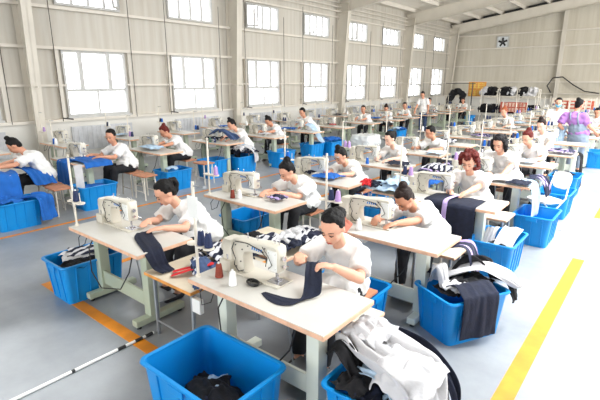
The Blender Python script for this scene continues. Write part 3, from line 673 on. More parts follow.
# ---------------------------------------------------------------- crates
def crate(x, y, lab, big=False, rz=0, lx=None): return inst(pcrL if big else pcr, lab, (x, y, 0), rz, 'blue plastic crates')
CR = [(-1.975, 1.55, 1, 'Empty-looking big blue crate in front of the nearest aisle-side table', 0),
      (-1.12, 2.2, 0, 'Blue crate under the big pale cloth heap at the nearest table end', 0),
      (-1.18, 3.72, 0, 'Blue crate with hanging navy cloth at the second aisle-side table end', -28),
      (-1.32, 5.32, 0, 'Blue crate with two grey pieces at the end of the third aisle-side table', 0),
      (-1.2, 6.72, 0, 'Empty blue crate in front of the white folding chair', 0),
      (-1.25, 8.32, 0, 'Blue crate standing behind the white folding chair', 0),
      (-1.36, 9.9, 0, 'Blue crate filled with black cloth beyond the white folding chair', 0),
      (-1.25, 13.85, 0, 'Blue crate beside the woman in the grey apron', 0),
      (-1.2, 16.9, 0, 'Far blue crate behind the one beside the apron woman', 0),
      (-4.56, 1.98, 0, 'Blue crate with striped cloth under the nearest middle-row table', 0),
      (-4.3, 4.15, 0, 'Dark-looking blue crate under the second middle-row table', 0),
      (-7.6, 2.36, 0, 'Blue crate heaped with royal blue cloth at the nearest window-side table', 0),
      (-7.75, 3.7, 0, 'Blue crate below the royal blue cloth on the second window-side table', 0),
      (-7.82, 5.42, 0, 'Blue crate with light blue cloth at the third window-side table', 0),
      (-8.12, 6.75, 0, 'Empty blue crate at the fourth window-side table', 0),
      (-8.0, 7.55, 0, 'Blue crate overflowing with white garments at the fourth window-side table', 0),
      (-7.75, 8.75, 0, 'Empty blue crate at the fifth window-side table', 0),
      (-8.0, 10.4, 0, 'Blue crate beneath the pale garment of the sixth window-side worker', 0),
      (-7.85, 11.2, 0, 'Blue crate heaped with blue cloth behind the sixth window-side table', 0),
      (-7.75, 15.3, 0, 'Far blue crate with blue cloth at the ninth window-side table', 0),
      (-3.0, 5.75, 0, 'Blue crate under the pile of light blue cloth in the middle row', 0),
      (-2.0, 3.12, 0, 'Blue crate on the floor behind the nearest seamstress', 90),
      (-3.5, 5.95, 0, 'Blue crate under the third middle-row table', 0),
      (-8.2, 24.3, 0, 'Small-looking blue crate near the racks by the far wall', 0)]
for x, y, big, lab, rz in CR: crate(x, y, lab, big, R(rz))
CL = {}
def cloth(o, lab, cat='cloth', grp=None): return tag(o, lab, cat, grp)
def fill(cx, cy, z, w, d, fabs, lab, seed, amp=.05, over=0.0):
    rr = random.Random(seed)
    for k, f in enumerate(fabs):
        ox, oy = rr.uniform(-.2, .2)*w, rr.uniform(-.2, .2)*d
        o = crumple((cx+ox, cy+oy, z+k*.018), w*rr.uniform(.6, .8), d*rr.uniform(.55, .75), amp, seed*10+k, f, drop=over, rz=rr.uniform(-.6, .6), n=22)
        cloth(o, '%s cloth piece, %s, %s' % (FABW[f], ['lowest', 'second', 'third', 'fourth', 'fifth', 'topmost', 'small top'][k] if len(fabs) > 1 else 'crumpled', lab), 'cloth', 'cloth pieces '+lab)
# front crate
fill(-1.975, 1.55, .16, .6, .38, ['ink', 'light', 'navy', 'ink'], 'in the big crate before the nearest aisle-side table', 1)
# crate at the end of the nearest table: heap of pale grey cloth
fill(-1.12, 2.12, .34, .36, .5, ['ink', 'light', 'navy', 'light', 'ink'], 'in the crate under the pale heap', 2, .06)
o = drape([(-1.45, 2.29, .56), (-1.34, 2.28, .61), (-1.18, 2.25, .58), (-1.0, 2.22, .56), (-.85, 2.2, .51), (-.77, 2.17, .38), (-.735, 2.14, .2), (-.72, 2.12, .05)], [(.05, .24, 0), (.06, .34, .02), (.06, .44, .02), (.05, .48, .0), (.03, .46, 0), (.02, .44, 0), (.0, .42, 0), (0, .38, 0)], 'grey', 3, .042, 30, folds=4)
cloth(o, 'long pale grey cloth heaped over the crate at the end of the nearest table')
cloth(crumple((-.93, 2.16, .55), .38, .42, .05, 717, 'grey', n=28, drop=.12), 'rumpled pale piece on top of the long pale heap')
cloth(crumple((-1.3, 2.33, .60), .3, .3, .04, 718, 'grey', n=28, drop=.05), 'small pale piece on the table-side end of the heap')
o = drape([(-1.38, 2.47, .42), (-1.26, 2.48, .54), (-1.05, 2.45, .53), (-.88, 2.42, .49), (-.75, 2.4, .38), (-.7, 2.38, .2)], [(.0, .1, 0), (.02, .14, 0), (.02, .14, 0), (.02, .12, 0), (0, .1, 0), (0, .08, 0)], 'navy', 5, .02, 16)
cloth(o, 'navy cloth edging out behind the pale grey heap')
o = drape([(-1.46, 2.16, .46), (-1.38, 2.13, .56), (-1.28, 2.08, .56), (-1.2, 2.04, .46)], [(.02, .16, .0), (.03, .2, .0), (.03, .2, 0), (.03, .16, 0)], 'ink', 6, .02, 18)
cloth(o, 'black cloth at the near side of the pale grey heap')
o = drape([(-1.24, 2.1, .47), (-1.1, 2.06, .52), (-.98, 2.03, .50), (-.9, 2.0, .44)], [(.02, .1, 0), (.03, .14, 0), (.03, .14, 0), (.03, .1, 0)], 'light', 16, .02, 14); cloth(o, 'light bluish cloth below the pale heap in the same crate')
# crate of the second table, navy cloth hanging over its side
fill(-1.18, 3.72, .38, .38, .5, ['ink', 'navy', 'grey', 'ink'], 'in the crate with the hanging navy cloth', 4, .06)
EN = V((.53, .85, 0)); EO = V((.85, -.53, 0)); Q = V((-.975, 3.56, 0))
def q_(o_, z): p = Q+EO*o_; return (p.x, p.y, z)
o = drape([q_(-.22, .46), q_(-.1, .52), q_(-.0, .475), q_(.03, .44), q_(.035, .3), q_(.03, .16), q_(.03, .08)], [tuple(EN*.36)]*7, 'navy', 7, .006, 24, th=.008)
cloth(o, 'dark navy cloth hanging flat over the side of the second crate')
o = drape([(-1.4, 3.78, .44), (-1.25, 3.82, .52), (-1.05, 3.88, .58), (-.92, 3.92, .55), (-.82, 3.94, .50), (-.75, 3.96, .45)], [(.03, .14, 0), (.03, .18, 0), (.03, .2, 0), (.03, .17, .03), (.02, .1, .04), (.02, .04, 0)], 'grey', 8, .018, 20)
cloth(o, 'pale grey cloth sticking out over the far corner of the second crate')
o = drape([(-.98, 3.95, .5), (-.86, 3.97, .48), (-.8, 3.98, .38), (-.78, 3.98, .3)], [(.02, .12, 0)]*4, 'ink', 18, .015, 12); cloth(o, 'black scrap hanging below the pale grey cloth at the second crate')
o = drape([(-1.42, 3.66, .42), (-1.38, 3.62, .58), (-1.33, 3.62, .6), (-1.28, 3.62, .42)], [(.04, .12, 0)]*4, 'grey', 9, .015, 14); cloth(o, 'white folded cloth peaking up from the corner of the second crate')
o = drape([(-1.5, 3.72, .42), (-1.45, 3.7, .52), (-1.38, 3.7, .5)], [(.08, .14, 0)]*3, 'navy', 19, .02, 14); cloth(o, 'navy cloth at the inner corner of the second crate')
o = drape([(-1.3, 3.9, .46), (-1.2, 3.95, .6), (-1.08, 4.0, .6), (-.98, 4.02, .46)], [(.06, .16, 0)]*4, 'ink', 10, .03, 18); cloth(o, 'black cloth heaped at the back of the second crate')
# crate of the third table
o = drape([(-1.42, 5.25, .3), (-1.41, 5.32, .44), (-1.4, 5.38, .5)], [(.12, .06, .02)]*3, 'grey', 11, .012, 14, th=.02); cloth(o, 'narrow grey piece standing in the third aisle-side crate')
o = drape([(-1.24, 5.2, .32), (-1.22, 5.32, .44), (-1.2, 5.5, .50)], [(.2, .06, .0)]*3, 'grey', 12, .012, 14, th=.02); cloth(o, 'broad grey piece leaning in the third aisle-side crate')
fill(-1.3, 5.32, .28, .4, .5, ['navy', 'grey', 'ink'], 'at the bottom of the third aisle-side crate', 13, .04)
fill(-1.36, 9.9, .36, .44, .6, ['ink', 'ink', 'navy'], 'filling the crate beyond the folding chair', 14, .05)
fill(-4.56, 1.98, .36, .4, .55, ['ink', 'mix', 'grey', 'mix'], 'in the crate under the nearest middle-row table', 15, .04)
fill(-7.6, 2.36, .38, .5, .6, ['royal', 'royal', 'royal'], 'in the nearest window-side crate', 16, .06)
o = drape([(-7.55, 2.55, .46), (-7.4, 2.68, .47), (-7.33, 2.72, .4), (-7.31, 2.73, .2), (-7.3, 2.74, .08)], [(.1, -.26, 0)]*5, 'royal', 17, .02, 16); cloth(o, 'royal blue cloth hanging over the corner of the nearest window-side crate')
fill(-7.75, 3.7, .34, .42, .56, ['royal', 'royal'], 'in the second window-side crate', 18, .04)
fill(-7.9, 5.42, .40, .4, .4, ['royal', 'light'], 'in the third window-side crate', 19, .05)
fill(-8.0, 7.6, .44, .55, .65, ['navy', 'mix', 'grey', 'navy', 'light', 'grey'], 'overflowing from the fourth-table crate', 20, .12)
o = drape([(-7.95, 7.6, .66), (-7.8, 7.7, .6), (-7.72, 7.78, .46), (-7.71, 7.8, .25)], [(-.1, .2, 0)]*4, 'grey', 21, .02, 14); cloth(o, 'white garment hanging down the side of the overflowing crate')
fill(-7.85, 11.2, .42, .5, .6, ['royal', 'royal', 'royal'], 'in the crate behind the sixth window-side table', 22, .08)
fill(-7.75, 15.3, .42, .5, .6, ['royal', 'light'], 'in the far ninth-table crate', 23, .08)
# pile of light blue cloth between the middle and aisle-side rows
mb = MB(); 
def side_bench(x0, x1, y0, y1, z, lab, topm=m_plytop, edgem=m_ply, name='side_bench'):
    t = thing(name, lab, 'bench', (x0, y0, 0)); W_, D_ = x1-x0, y1-y0
    MB().box(0, W_, 0, D_, z-.03, z-.004, bev=.004).build('edge_band', edgem, t); MB().box(.004, W_-.004, .004, D_-.004, z-.006, z).build('bench_top', topm, t)
    for x in (.06, W_-.06):
        for y in (.06, D_-.06): MB().tube([(x, y, 0), (x, y, z-.03)], .017, 8).build('leg', m_gsteel, t)
    MB().tube([(.06, .06, .13), (W_-.06, .06, .13)], .012, 6).tube([(.06, D_-.06, .13), (W_-.06, D_-.06, .13)], .012, 6).build('rail', m_gsteel, t)
    return t
m_orange = mat('orange_worn_edge', (222, 150, 70), .6, var=.2)
side_bench(-3.28, -2.64, 1.9, 2.75, .6, 'worn bench with orange edge carrying jeans, between the two nearest tables', edgem=m_orange)
side_bench(-3.3, -2.5, 2.82, 3.48, .6, 'beige bench with heaped black and white garments behind the nearest machine')
side_bench(-1.96, -1.44, 2.5, 2.8, .47, 'low wooden bench board behind the nearest aisle-side table')
side_bench(-1.9, -1.4, 4.12, 4.5, .5, 'low wooden bench board behind the second aisle-side table')
side_bench(-3.12, -2.5, 5.45, 6.15, .66, 'bench heaped with light blue cloth in the middle row')
side_bench(-1.75, -1.35, 5.72, 6.15, .5, 'low bench behind the red-haired seamstress')
o = drape([(-3.25, 2.62, .62), (-3.05, 2.55, .72), (-2.85, 2.5, .7), (-2.68, 2.45, .63)], [(.05, .3, 0), (.08, .36, 0), (.1, .36, 0), (.08, .3, 0)], 'mix', 31, .03, 20); cloth(o, 'striped pale garment piled at the back of the jeans bench')
o = drape([(-3.0, 2.35, .64), (-2.85, 2.28, .69), (-2.72, 2.22, .66), (-2.66, 2.12, .62), (-2.62, 2.02, .61)], [(.14, .24, 0), (.16, .28, 0), (.16, .3, 0), (.14, .24, 0), (.1, .14, 0)], m_jeans, 32, .02, 20); cloth(o, 'dark blue jeans piled on the orange-edged bench', 'jeans')
o = drape([(-2.98, 2.6, .70), (-2.8, 2.56, .76), (-2.64, 2.5, .7)], [(.1, .3, 0)]*3, 'navy', 33, .03, 18); cloth(o, 'navy cloth heaped at the back corner of the jeans bench')
o = drape([(-3.1, 2.45, .64), (-3.0, 2.32, .68), (-2.9, 2.2, .68), (-2.78, 2.12, .66)], [(.08, .1, 0), (.1, .12, 0), (.1, .12, 0), (.08, .1, 0)], 'mix', 34, .02, 14); cloth(o, 'folded striped waistband on the jeans pile')
for k, (a, b_) in enumerate((((-2.78, 2.25, .70), (-3.06, 2.04, .612)), ((-2.75, 2.24, .705), (-3.0, 1.98, .612)))):
    o = drape([a, V(a).lerp(V(b_), .5)+V((0, 0, .005)), b_], [(.03, -.035, 0), (.03, -.035, 0), (.035, -.04, 0)], 'red', 40+k, .001, 4); cloth(o, '%s red ribbon lying across the jeans bench' % ('upper', 'lower')[k], 'ribbon')
for k, (q, f, l, w_) in enumerate((((-2.98, 2.96, .63), 'ink', 'black', .34), ((-2.75, 2.98, .66), 'mix', 'large white and navy', .4), ((-2.6, 3.0, .65), 'navy', 'navy', .26), ((-2.68, 3.12, .68), 'grey', 'pale', .26), ((-2.6, 3.28, .67), 'mix', 'small spotted', .28))):
    cloth(crumple(q, w_, .32, .07, 460+k, f, n=24, drop=.02), '%s garment piece heaped behind the nearest machine' % l)
for k, (q, f, l) in enumerate((((-2.72, 3.36, .62), 'ink', 'far black'), ((-2.66, 3.34, .68), 'grey', 'far white'))):
    cloth(crumple(q, .34, .3, .06, 60+k, f, n=22), '%s garment piece heaped on the bench behind the nearest seamstress' % l)
o = drape([(-2.42, 3.62, .80), (-2.34, 3.5, .83), (-2.2, 3.42, .80)], [(.0, .2, .06)]*3, 'pink', 66, .02, 12); cloth(o, 'terracotta pink cloth rising behind the nearest seamstress')
for k, (q, f, w_, l) in enumerate((((-2.95, 5.6, .70), 'light', .6, 'broad front'), ((-2.7, 5.85, .72), 'light', .55, 'rear'), ((-2.55, 5.95, .78), 'royal', .4, 'royal blue streaked'), ((-3.1, 5.5, .72), 'navy', .3, 'navy'), ((-3.2, 5.45, .74), 'red', .2, 'small red'), ((-2.8, 5.7, .78), 'light', .4, 'topmost'))):
    cloth(crumple(q, w_, .45 if w_ > .3 else .2, .07, 70+k, f, n=24, drop=.03), '%s %s cloth on the middle-row cloth pile' % (l, FABW[f]) if FABW[f] not in l else '%s cloth on the middle-row cloth pile' % l)
# cloth being sewn ------------------------------------------------------
o = drape([(-1.74, 2.29, .97), (-1.69, 2.22, .93), (-1.655, 2.17, .86), (-1.64, 2.12, .805), (-1.68, 2.04, .79), (-1.76, 1.99, .785), (-1.86, 1.985, .785), (-1.95, 2.0, .785)], [(.09, .05, 0), (.1, .06, 0), (.1, .07, 0), (.07, .11, 0), (.0, .13, 0), (.0, .12, 0), (.0, .09, 0), (.02, .03, 0)], 'navy', 80, .004, 12, zmin=TH+.004)
cloth(o, 'navy strip of cloth held up by the nearest seamstress')
o = drape([(-3.72, 2.2, .79), (-3.6, 2.12, .795), (-3.42, 2.05, .792), (-3.28, 2.0, .79), (-3.2, 1.97, .77), (-3.17, 1.98, .70), (-3.15, 2.0, .64), (-3.08, 2.02, .615)], [(.02, .14, 0), (.04, .17, 0), (.03, .17, 0), (.02, .17, 0), (.0, .17, 0), (.0, .16, 0), (0, .15, 0), (0, .12, 0)], 'navy', 81, .005, 14)
cloth(o, 'navy cloth running off the edge of the nearest middle-row table')
def table_drape(x0, x1, y0, y1, down, fab, lab, seed, amp=.006, side='front'):
    o = drape([((x0+x1)/2, y1, TH+.015), ((x0+x1)/2, (y0+y1)/2, TH+.02), ((x0+x1)/2, y0+.03, TH+.016), ((x0+x1)/2, y0-.02, TH-.01), ((x0+x1)/2, y0-.03, TH-.06), ((x0+x1)/2, y0-.035, TH-down*.6), ((x0+x1)/2, y0-.04, TH-down)], [(x1-x0, 0, 0)]*7, fab, seed, amp, 26)
    return cloth(o, lab)
table_drape(-2.15, -1.52, 5.03, 5.42, .42, 'navy', 'broad navy cloth hanging from the third aisle-side table', 82)
o = drape([(-1.86, 5.4, TH+.035), (-1.88, 5.2, TH+.04), (-1.88, 5.05, TH+.035), (-1.87, 4.99, TH-.02), (-1.87, 4.975, TH-.2), (-1.87, 4.965, TH-.45)], [(.06, 0, 0)]*6, 'lav', 83, .003, 5); cloth(o, 'lavender strip along the navy cloth on the third aisle-side table')
for k, (x, y, f, w_, lab) in enumerate(((-1.7, 6.75, 'grey', .4, 'white garment on the fourth aisle-side table'), (-1.45, 6.6, 'navy', .3, 'navy garment at the end of the fourth aisle-side table'), (-3.5, 3.88, 'lavmix', .2, 'navy and lavender piece sewn at the second middle-row table'),
        (-3.75, 5.3, 'royal', .42, 'bright blue cloth sewn at the third middle-row table'), (-4.15, 5.35, 'navy', .15, 'small blue bundle by the third middle-row machine'), (-3.45, 6.9, 'navy', .4, 'navy cloth sewn at the fourth middle-row table'), (-3.5, 8.5, 'grey', .3, 'white piece sewn at the fifth middle-row table'),
        (-8.35, 5.3, 'light', .55, 'light blue garment sewn at the third window-side table'), (-8.5, 7.2, 'navy', .5, 'dark jeans heaped beside the fourth window-side machine'), (-8.6, 7.3, 'light', .35, 'pale cloth under the jeans at the fourth window-side machine'),
        (-8.3, 8.7, 'grey', .3, 'white piece sewn at the fifth window-side table'), (-8.6, 10.2, 'royal', .3, 'blue piece sewn at the sixth window-side table'), (-8.78, 10.1, 'royal', .3, 'blue bits beside the sixth window-side machine'),
        (-1.8, 8.5, 'light', .3, 'pale piece sewn at the fifth aisle-side table'), (-1.5, 10.1, 'lavmix', .5, 'lavender and navy strips on the sixth aisle-side table'), (-3.9, 10.15, 'mix', .5, 'striped cloth on the sixth middle-row table'), (-3.6, 11.8, 'lavmix', .5, 'lavender striped heap on the seventh middle-row table'),
        (-3.4, 8.45, 'light', .3, 'pale blue piece at the end of the fifth middle-row table'), (-8.7, 15.3, 'royal', .4, 'blue cloth on the ninth window-side table'), (-9.0, 18.5, 'navy', .5, 'navy heap on the eleventh window-side table'), (-8.5, 20.1, 'mix', .6, 'striped heap on the twelfth window-side table'),
        (-3.6, 14.7, 'grey', .4, 'white piece sewn at the ninth middle-row table'), (-2.0, 13.6, 'light', .5, 'pale bundle on the eighth aisle-side table'), (-2.3, 11.9, 'mix', .4, 'striped bundle on the seventh aisle-side table'), (-3.9, 16.6, 'light', .4, 'pale bundle on the tenth middle-row table'), (-2.2, 16.8, 'royal', .4, 'blue bundle on the tenth aisle-side table'), (-1.6, 18.4, 'mix', .5, 'striped bundle on the eleventh aisle-side table'),
        (-8.6, 12.0, 'ink', .2, 'black bundle on the seventh window-side table'), (-8.35, 11.95, 'red', .2, 'red bundle on the seventh window-side table'), (-11.1, 6.2, 'light', .3, 'pale bundle on the third wall-side table'), (-10.6, 2.95, 'royal', .5, 'blue bundle on the nearest wall-side table'), (-10.7, 9.4, 'royal', .3, 'blue bundle on the fifth wall-side table'), (-10.8, 15.8, 'navy', .4, 'navy bundle on the ninth wall-side table'))):
    cloth(crumple((x, y, TH+.03), w_, min(w_, .36), .035 if w_ < .5 else .06, 100+k, f, n=20, flat=TH), lab)
o = drape([(-8.45, 7.05, .95), (-8.2, 7.1, 1.05), (-7.95, 7.15, .98), (-7.8, 7.2, .86)], [(.1, .2, 0)]*4, m_jeans, 140, .03, 16); cloth(o, 'dark jeans slung over the fourth window-side machine', 'jeans')
# fabric hanging at the ends of aisle-side tables
o = drape([(-1.5, 6.75, TH+.02), (-1.34, 6.75, TH+.04), (-1.27, 6.75, TH-.02), (-1.25, 6.75, TH-.2), (-1.24, 6.75, TH-.45)], [(0, .34, 0)]*5, 'light', 141, .015, 18); cloth(o, 'pale blue denim hanging from the end of the fourth aisle-side table')
o = drape([(-1.42, 6.95, TH+.05), (-1.28, 7.0, TH+.07), (-1.2, 7.05, TH-.02), (-1.16, 7.1, TH-.2)], [(0, .3, 0)]*4, 'lavmix', 142, .02, 18); cloth(o, 'navy and lavender cloth slung over the fourth aisle-side table corner')
o = drape([(-1.42, 3.95, TH-.1), (-1.24, 3.98, TH-.06), (-1.17, 4.0, TH-.2), (-1.15, 4.02, TH-.4)], [(0, .26, 0)]*4, 'lavmix', 143, .015, 16); cloth(o, 'navy cloth with lavender band hanging beside the second aisle-side table')
o = drape([(-1.36, 10.75, .72), (-1.27, 10.76, .7), (-1.24, 10.77, .5), (-1.23, 10.78, .01)], [(0, .3, 0)]*4, 'ink', 144, .02, 14); cloth(o, 'black bag-like bundle hanging beyond the sixth aisle-side table')
for k, (x, y, f, w_) in enumerate(((-3.0, 7.4, 'lavmix', .7), (-2.9, 8.1, 'navy', .6), (-3.1, 9.2, 'lavmix', .7), (-2.95, 10.4, 'mix', .6), (-2.95, 12.2, 'lavmix', .6))):
    side_bench(x-.3, x+.3, y-.25, y+.3, .62, 'narrow bench between the rows under the %s cloth heap' % ORD[k])
    for q in range(2): cloth(crumple((x+.05*q, y+.08*q, .66+.05*q), w_*.8, .5, .06, 160+2*k+q, f if q == 0 else ['mix', 'lavmix', 'grey', 'lavmix', 'mix'][k], n=20, drop=.03), '%s cloth of the %s heap on the benches between the rows' % (('lower', 'upper')[q], ORD[k]))
# royal blue cloth over the two nearest window-side tables
table_drape(-8.5, -7.72, 1.95, 2.4, .3, 'royal', 'royal blue cloth hanging from the nearest window-side table', 90, .012)
o = drape([(-8.0, 2.25, TH+.03), (-7.75, 2.25, TH+.03), (-7.66, 2.25, TH-.03), (-7.63, 2.25, TH-.2), (-7.62, 2.25, TH-.33)], [(0, .52, 0)]*5, 'royal', 91, .012, 20); cloth(o, 'royal blue cloth over the end of the nearest window-side table')
o = drape([(-8.3, 2.3, TH+.05), (-8.1, 2.2, TH+.06), (-7.9, 2.2, TH+.05)], [(0, .3, 0)]*3, 'light', 92, .02, 14); cloth(o, 'white cloth being sewn at the nearest window-side table')
table_drape(-8.6, -8.1, 3.5, 3.9, .42, 'royal', 'royal blue cloth hanging from the front of the second window-side table', 93, .012)
o = drape([(-8.35, 3.8, TH+.035), (-7.8, 3.8, TH+.03), (-7.68, 3.8, TH+.0), (-7.655, 3.8, TH-.06)], [(0, .5, 0)]*4, 'royal', 94, .01, 20); cloth(o, 'royal blue cloth over the end of the second window-side table')
o = drape([(-7.66, 3.42, TH+.02), (-7.655, 3.42, TH-.1), (-7.65, 3.42, TH-.3), (-7.65, 3.42, TH-.42)], [(0.02, .14, 0)]*4, 'grey', 95, .006, 8); cloth(o, 'white cloth strip hanging at the second window-side table corner')
o = drape([(-8.6, 2.85, .74), (-8.3, 2.9, .76), (-8.1, 2.95, .7), (-7.95, 3.0, .5)], [(0, .35, 0)]*4, 'royal', 96, .02, 16); cloth(o, 'royal blue bundle beside the nearest window-side seamstress')
o = drape([(-8.3, 10.5, .95), (-8.1, 10.55, .9), (-7.95, 10.6, .7), (-7.85, 10.65, .5), (-7.8, 10.7, .42)], [(-.1, .3, 0)]*5, 'light', 97, .03, 18); cloth(o, 'pale blue garment cascading from the sixth window-side worker into the crate')
# white film-wrapped crate in the wide aisle
t = thing('film_wrapped_bin', 'large bin wrapped in whitish plastic film in the wide aisle', 'bin', (-7.5, 12.6, 0))
mb = MB(); mb.loft([rrect(0, 0, .3, .36, .06, z) for z in (0,)]+[rrect(0, 0, .36, .42, .08, z) for z in (.2, .42)]+[rrect(0, 0, .33, .39, .08, .5), rrect(0, 0, .2, .26, .06, .49)])
organic(mb, 'film_cover', .03, 2, m_sheet, t, .02, 6, 3)

# ---------------------------------------------------------------- people
P = person
P('woman with dark tied-back hair in white tee holding up a navy strip nearest the camera', (-1.84, 2.86), (-1.82, 2.62, 1.12), [(-1.93, 2.36, .95), (-1.62, 2.36, .94)], 0, 28, 8, 'black', 'lowbun', 0, near=True, wide=1.05, pose='pinch', seat=.48)
P('woman with black ponytail in white tee bending over navy cloth at the nearest middle-row table', (-3.72, 2.95), (-3.93, 2.6, 1.06), [(-3.87, 2.34, .83), (-3.56, 2.31, .83)], R(-4), 34, -10, 'black', 'pony', 0, near=True, wide=1.08, seat=.46)
P('woman with black top bun in white tee at the second middle-row table', (-3.66, 4.62), (-3.72, 4.3, 1.05), [(-3.82, 3.98, .82), (-3.58, 4.0, .84)], 0, 36, -18, 'black', 'bun', 0, near=True, wide=1.2)
P('woman bending low with brown bun in white tee at the second aisle-side table', (-1.8, 4.5), (-2.0, 4.18, .99), [(-2.14, 3.86, .83), (-1.9, 3.84, .83)], 0, 48, -18, 'brown', 'bun', 1, near=True, wide=1.05)
P('woman with curly dark red hair in white tee sewing navy cloth with a lavender strip', (-1.86, 6.12), (-1.92, 5.85, 1.16), [(-2.02, 5.5, .84), (-1.78, 5.48, .85)], 0, 26, 4, 'red', 'curly', 0, near=True, wide=1.2)
P('woman with wavy shoulder-length dark hair in white tee at the fourth aisle-side table', (-1.85, 7.62), (-1.97, 7.32, 1.24), [(-1.98, 6.98, .84), (-1.76, 6.95, .85)], 0, 30, -6, 'dark', 'long', 0, near=True, wide=1.22, seat=.55)
P('woman with maroon tied-up hair in white tee at the fifth aisle-side table', (-1.8, 9.25), (-1.94, 9.0, 1.17), [(-2.0, 8.7, .84), (-1.7, 8.68, .84)], 0, 30, -25, 'red', 'bun', 0, wide=1.1)
P('woman with brown top bun in white tee at the sixth aisle-side table', (-1.95, 10.85), (-2.05, 10.6, 1.27), [(-2.1, 10.27, .84), (-1.85, 10.25, .84)], 0, 26, -15, 'brown', 'topbun', 2, wide=1.05, seat=.55)
P('woman with short tied black hair in white tee sewing bright blue cloth', (-3.75, 6.08), (-3.9, 5.8, 1.04), [(-3.95, 5.48, .83), (-3.65, 5.46, .83)], 0, 34, -12, 'black', 'topbun', 0, wide=1.05)
P('woman with black ponytail in white tee at the fourth middle-row table', (-3.8, 7.7), (-3.9, 7.4, 1.16), [(-3.98, 7.08, .84), (-3.7, 7.05, .84)], 0, 24, -20, 'black', 'pony', 2)
P('short-haired worker in white tee at the fifth middle-row table before a red stool', (-3.75, 9.4), (-3.85, 9.1, 1.13), [(-4.05, 8.75, .84), (-3.6, 8.72, .84)], 0, 22, -45, 'black', 'short', 1, wide=1.05)
P('ginger-haired worker in white tee at the ninth middle-row table', (-3.8, 15.3), (-4.0, 15.0, 1.25), [(-4.2, 14.7, .84), (-3.8, 14.7, .84)], 0, 22, -20, 'ginger', 'bun', 0)
P('woman with black bun bending over royal blue cloth in profile by the windows', (-8.25, 3.12), (-8.55, 2.8, 1.12), [(-8.4, 2.45, .84), (-8.2, 2.4, .84)], R(-20), 45, -15, 'black', 'topbun', 1, wide=1.1)
P('short-haired worker with glasses in white tee at the second window-side table', (-8.05, 4.6), (-8.15, 4.32, 1.17), [(-8.35, 4.0, .84), (-7.95, 3.98, .84)], 0, 18, 30, 'black', 'short', 1)
P('woman with auburn bun in white tee over light blue garment at the third window-side table', (-8.35, 6.15), (-8.62, 5.82, 1.1), [(-8.5, 5.5, .84), (-8.2, 5.5, .86)], R(-10), 38, 0, 'red', 'bun', 1)
P('woman with black top bun in white tee at the fourth window-side table', (-8.15, 7.9), (-8.38, 7.6, 1.14), [(-8.35, 7.28, .84), (-8.05, 7.26, .84)], R(-5), 34, -10, 'black', 'topbun', 0)
P('woman with tall black bun bending over the fifth window-side table', (-8.45, 9.5), (-8.62, 9.2, 1.1), [(-8.7, 8.9, .84), (-8.4, 8.88, .84)], 0, 40, 0, 'black', 'topbun', 1)
P('short-haired worker leaning over a pale garment at the sixth window-side table', (-8.45, 11.1), (-8.7, 10.8, 1.26), [(-8.75, 10.42, .86), (-8.4, 10.4, .88)], 0, 24, 0, 'black', 'short', 1, seat=.6)
P('broad short-haired worker in white tee facing forward at the eighth window-side table', (-8.55, 14.5), (-8.66, 14.3, 1.19), [(-8.75, 13.9, .84), (-8.5, 13.9, .84)], 0, 12, 25, 'black', 'short', 1, wide=1.2)
P('dark-haired worker in white tee bent forward at the ninth window-side table', (-8.6, 16.2), (-8.65, 16.0, 1.14), [(-8.8, 15.62, .84), (-8.5, 15.62, .84)], 0, 35, 20, 'brown', 'bun', 1)
P('dark-haired worker in white tee at the tenth window-side table', (-8.5, 17.75), (-8.6, 17.5, 1.19), [(-8.75, 17.15, .84), (-8.45, 17.15, .84)], 0, 20, 25, 'black', 'short', 1)
P('standing worker in white tee and dark trousers by the tenth window-side table', (-8.15, 18.4), (-8.2, 18.3, 1.62), [(-8.35, 17.95, .95), (-7.9, 18.3, .95)], R(10), 30, 0, 'brown', 'short', 1, legs='stand', trousers=m_jeans)
P('worker glimpsed behind navy heaps near the far end of the windows', (-8.8, 20.75), (-8.85, 20.55, 1.28), [(-9.0, 20.3, .84), (-8.6, 20.3, .84)], 0, 20, 10, 'black', 'short', 1)
P('far worker with brown hair seated below the orange sign board', (-8.35, 23.95), (-8.4, 23.75, 1.2), [(-8.6, 23.45, .84), (-8.3, 23.45, .84)], 0, 25, 10, 'brown', 'short', 1)
P('standing person in white tee wearing a light blue face mask', (-2.42, 14.25), (-2.38, 14.15, 1.6), [(-2.55, 13.85, 1.0), (-2.15, 13.9, 1.0)], R(10), 14, 0, 'black', 'short', 0, legs='stand', mask=True, wide=1.1)
P('standing woman in lilac tee and grey apron seen from behind', (-1.62, 12.75), (-1.7, 12.8, 1.62), [(-1.93, 12.8, .98), (-1.28, 12.85, .98)], R(168), 12, -20, 'black', 'bun', 1, shirt=m_lilac, legs='stand', apron=True, trousers=m_apron, wide=1.2)
P('dark-haired worker in white tee seated beyond the apron woman', (-1.85, 17.6), (-1.8, 17.45, 1.2), [(-2.0, 17.1, .84), (-1.6, 17.1, .84)], 0, 25, 0, 'black', 'short', 1)
P('dark-haired worker in white tee at the edge beyond the apron woman', (-1.65, 19.15), (-1.6, 19.0, 1.22), [(-1.8, 18.7, .84), (-1.45, 18.7, .84)], 0, 25, 0, 'black', 'bun', 1)
o = drape([(-1.98, 12.75, 1.1), (-2.0, 12.72, .95), (-2.02, 12.7, .7), (-2.05, 12.68, .5)], [(.2, .08, 0)]*4, 'light', 150, .02, 14); cloth(o, 'light blue garment held at the side of the apron woman')
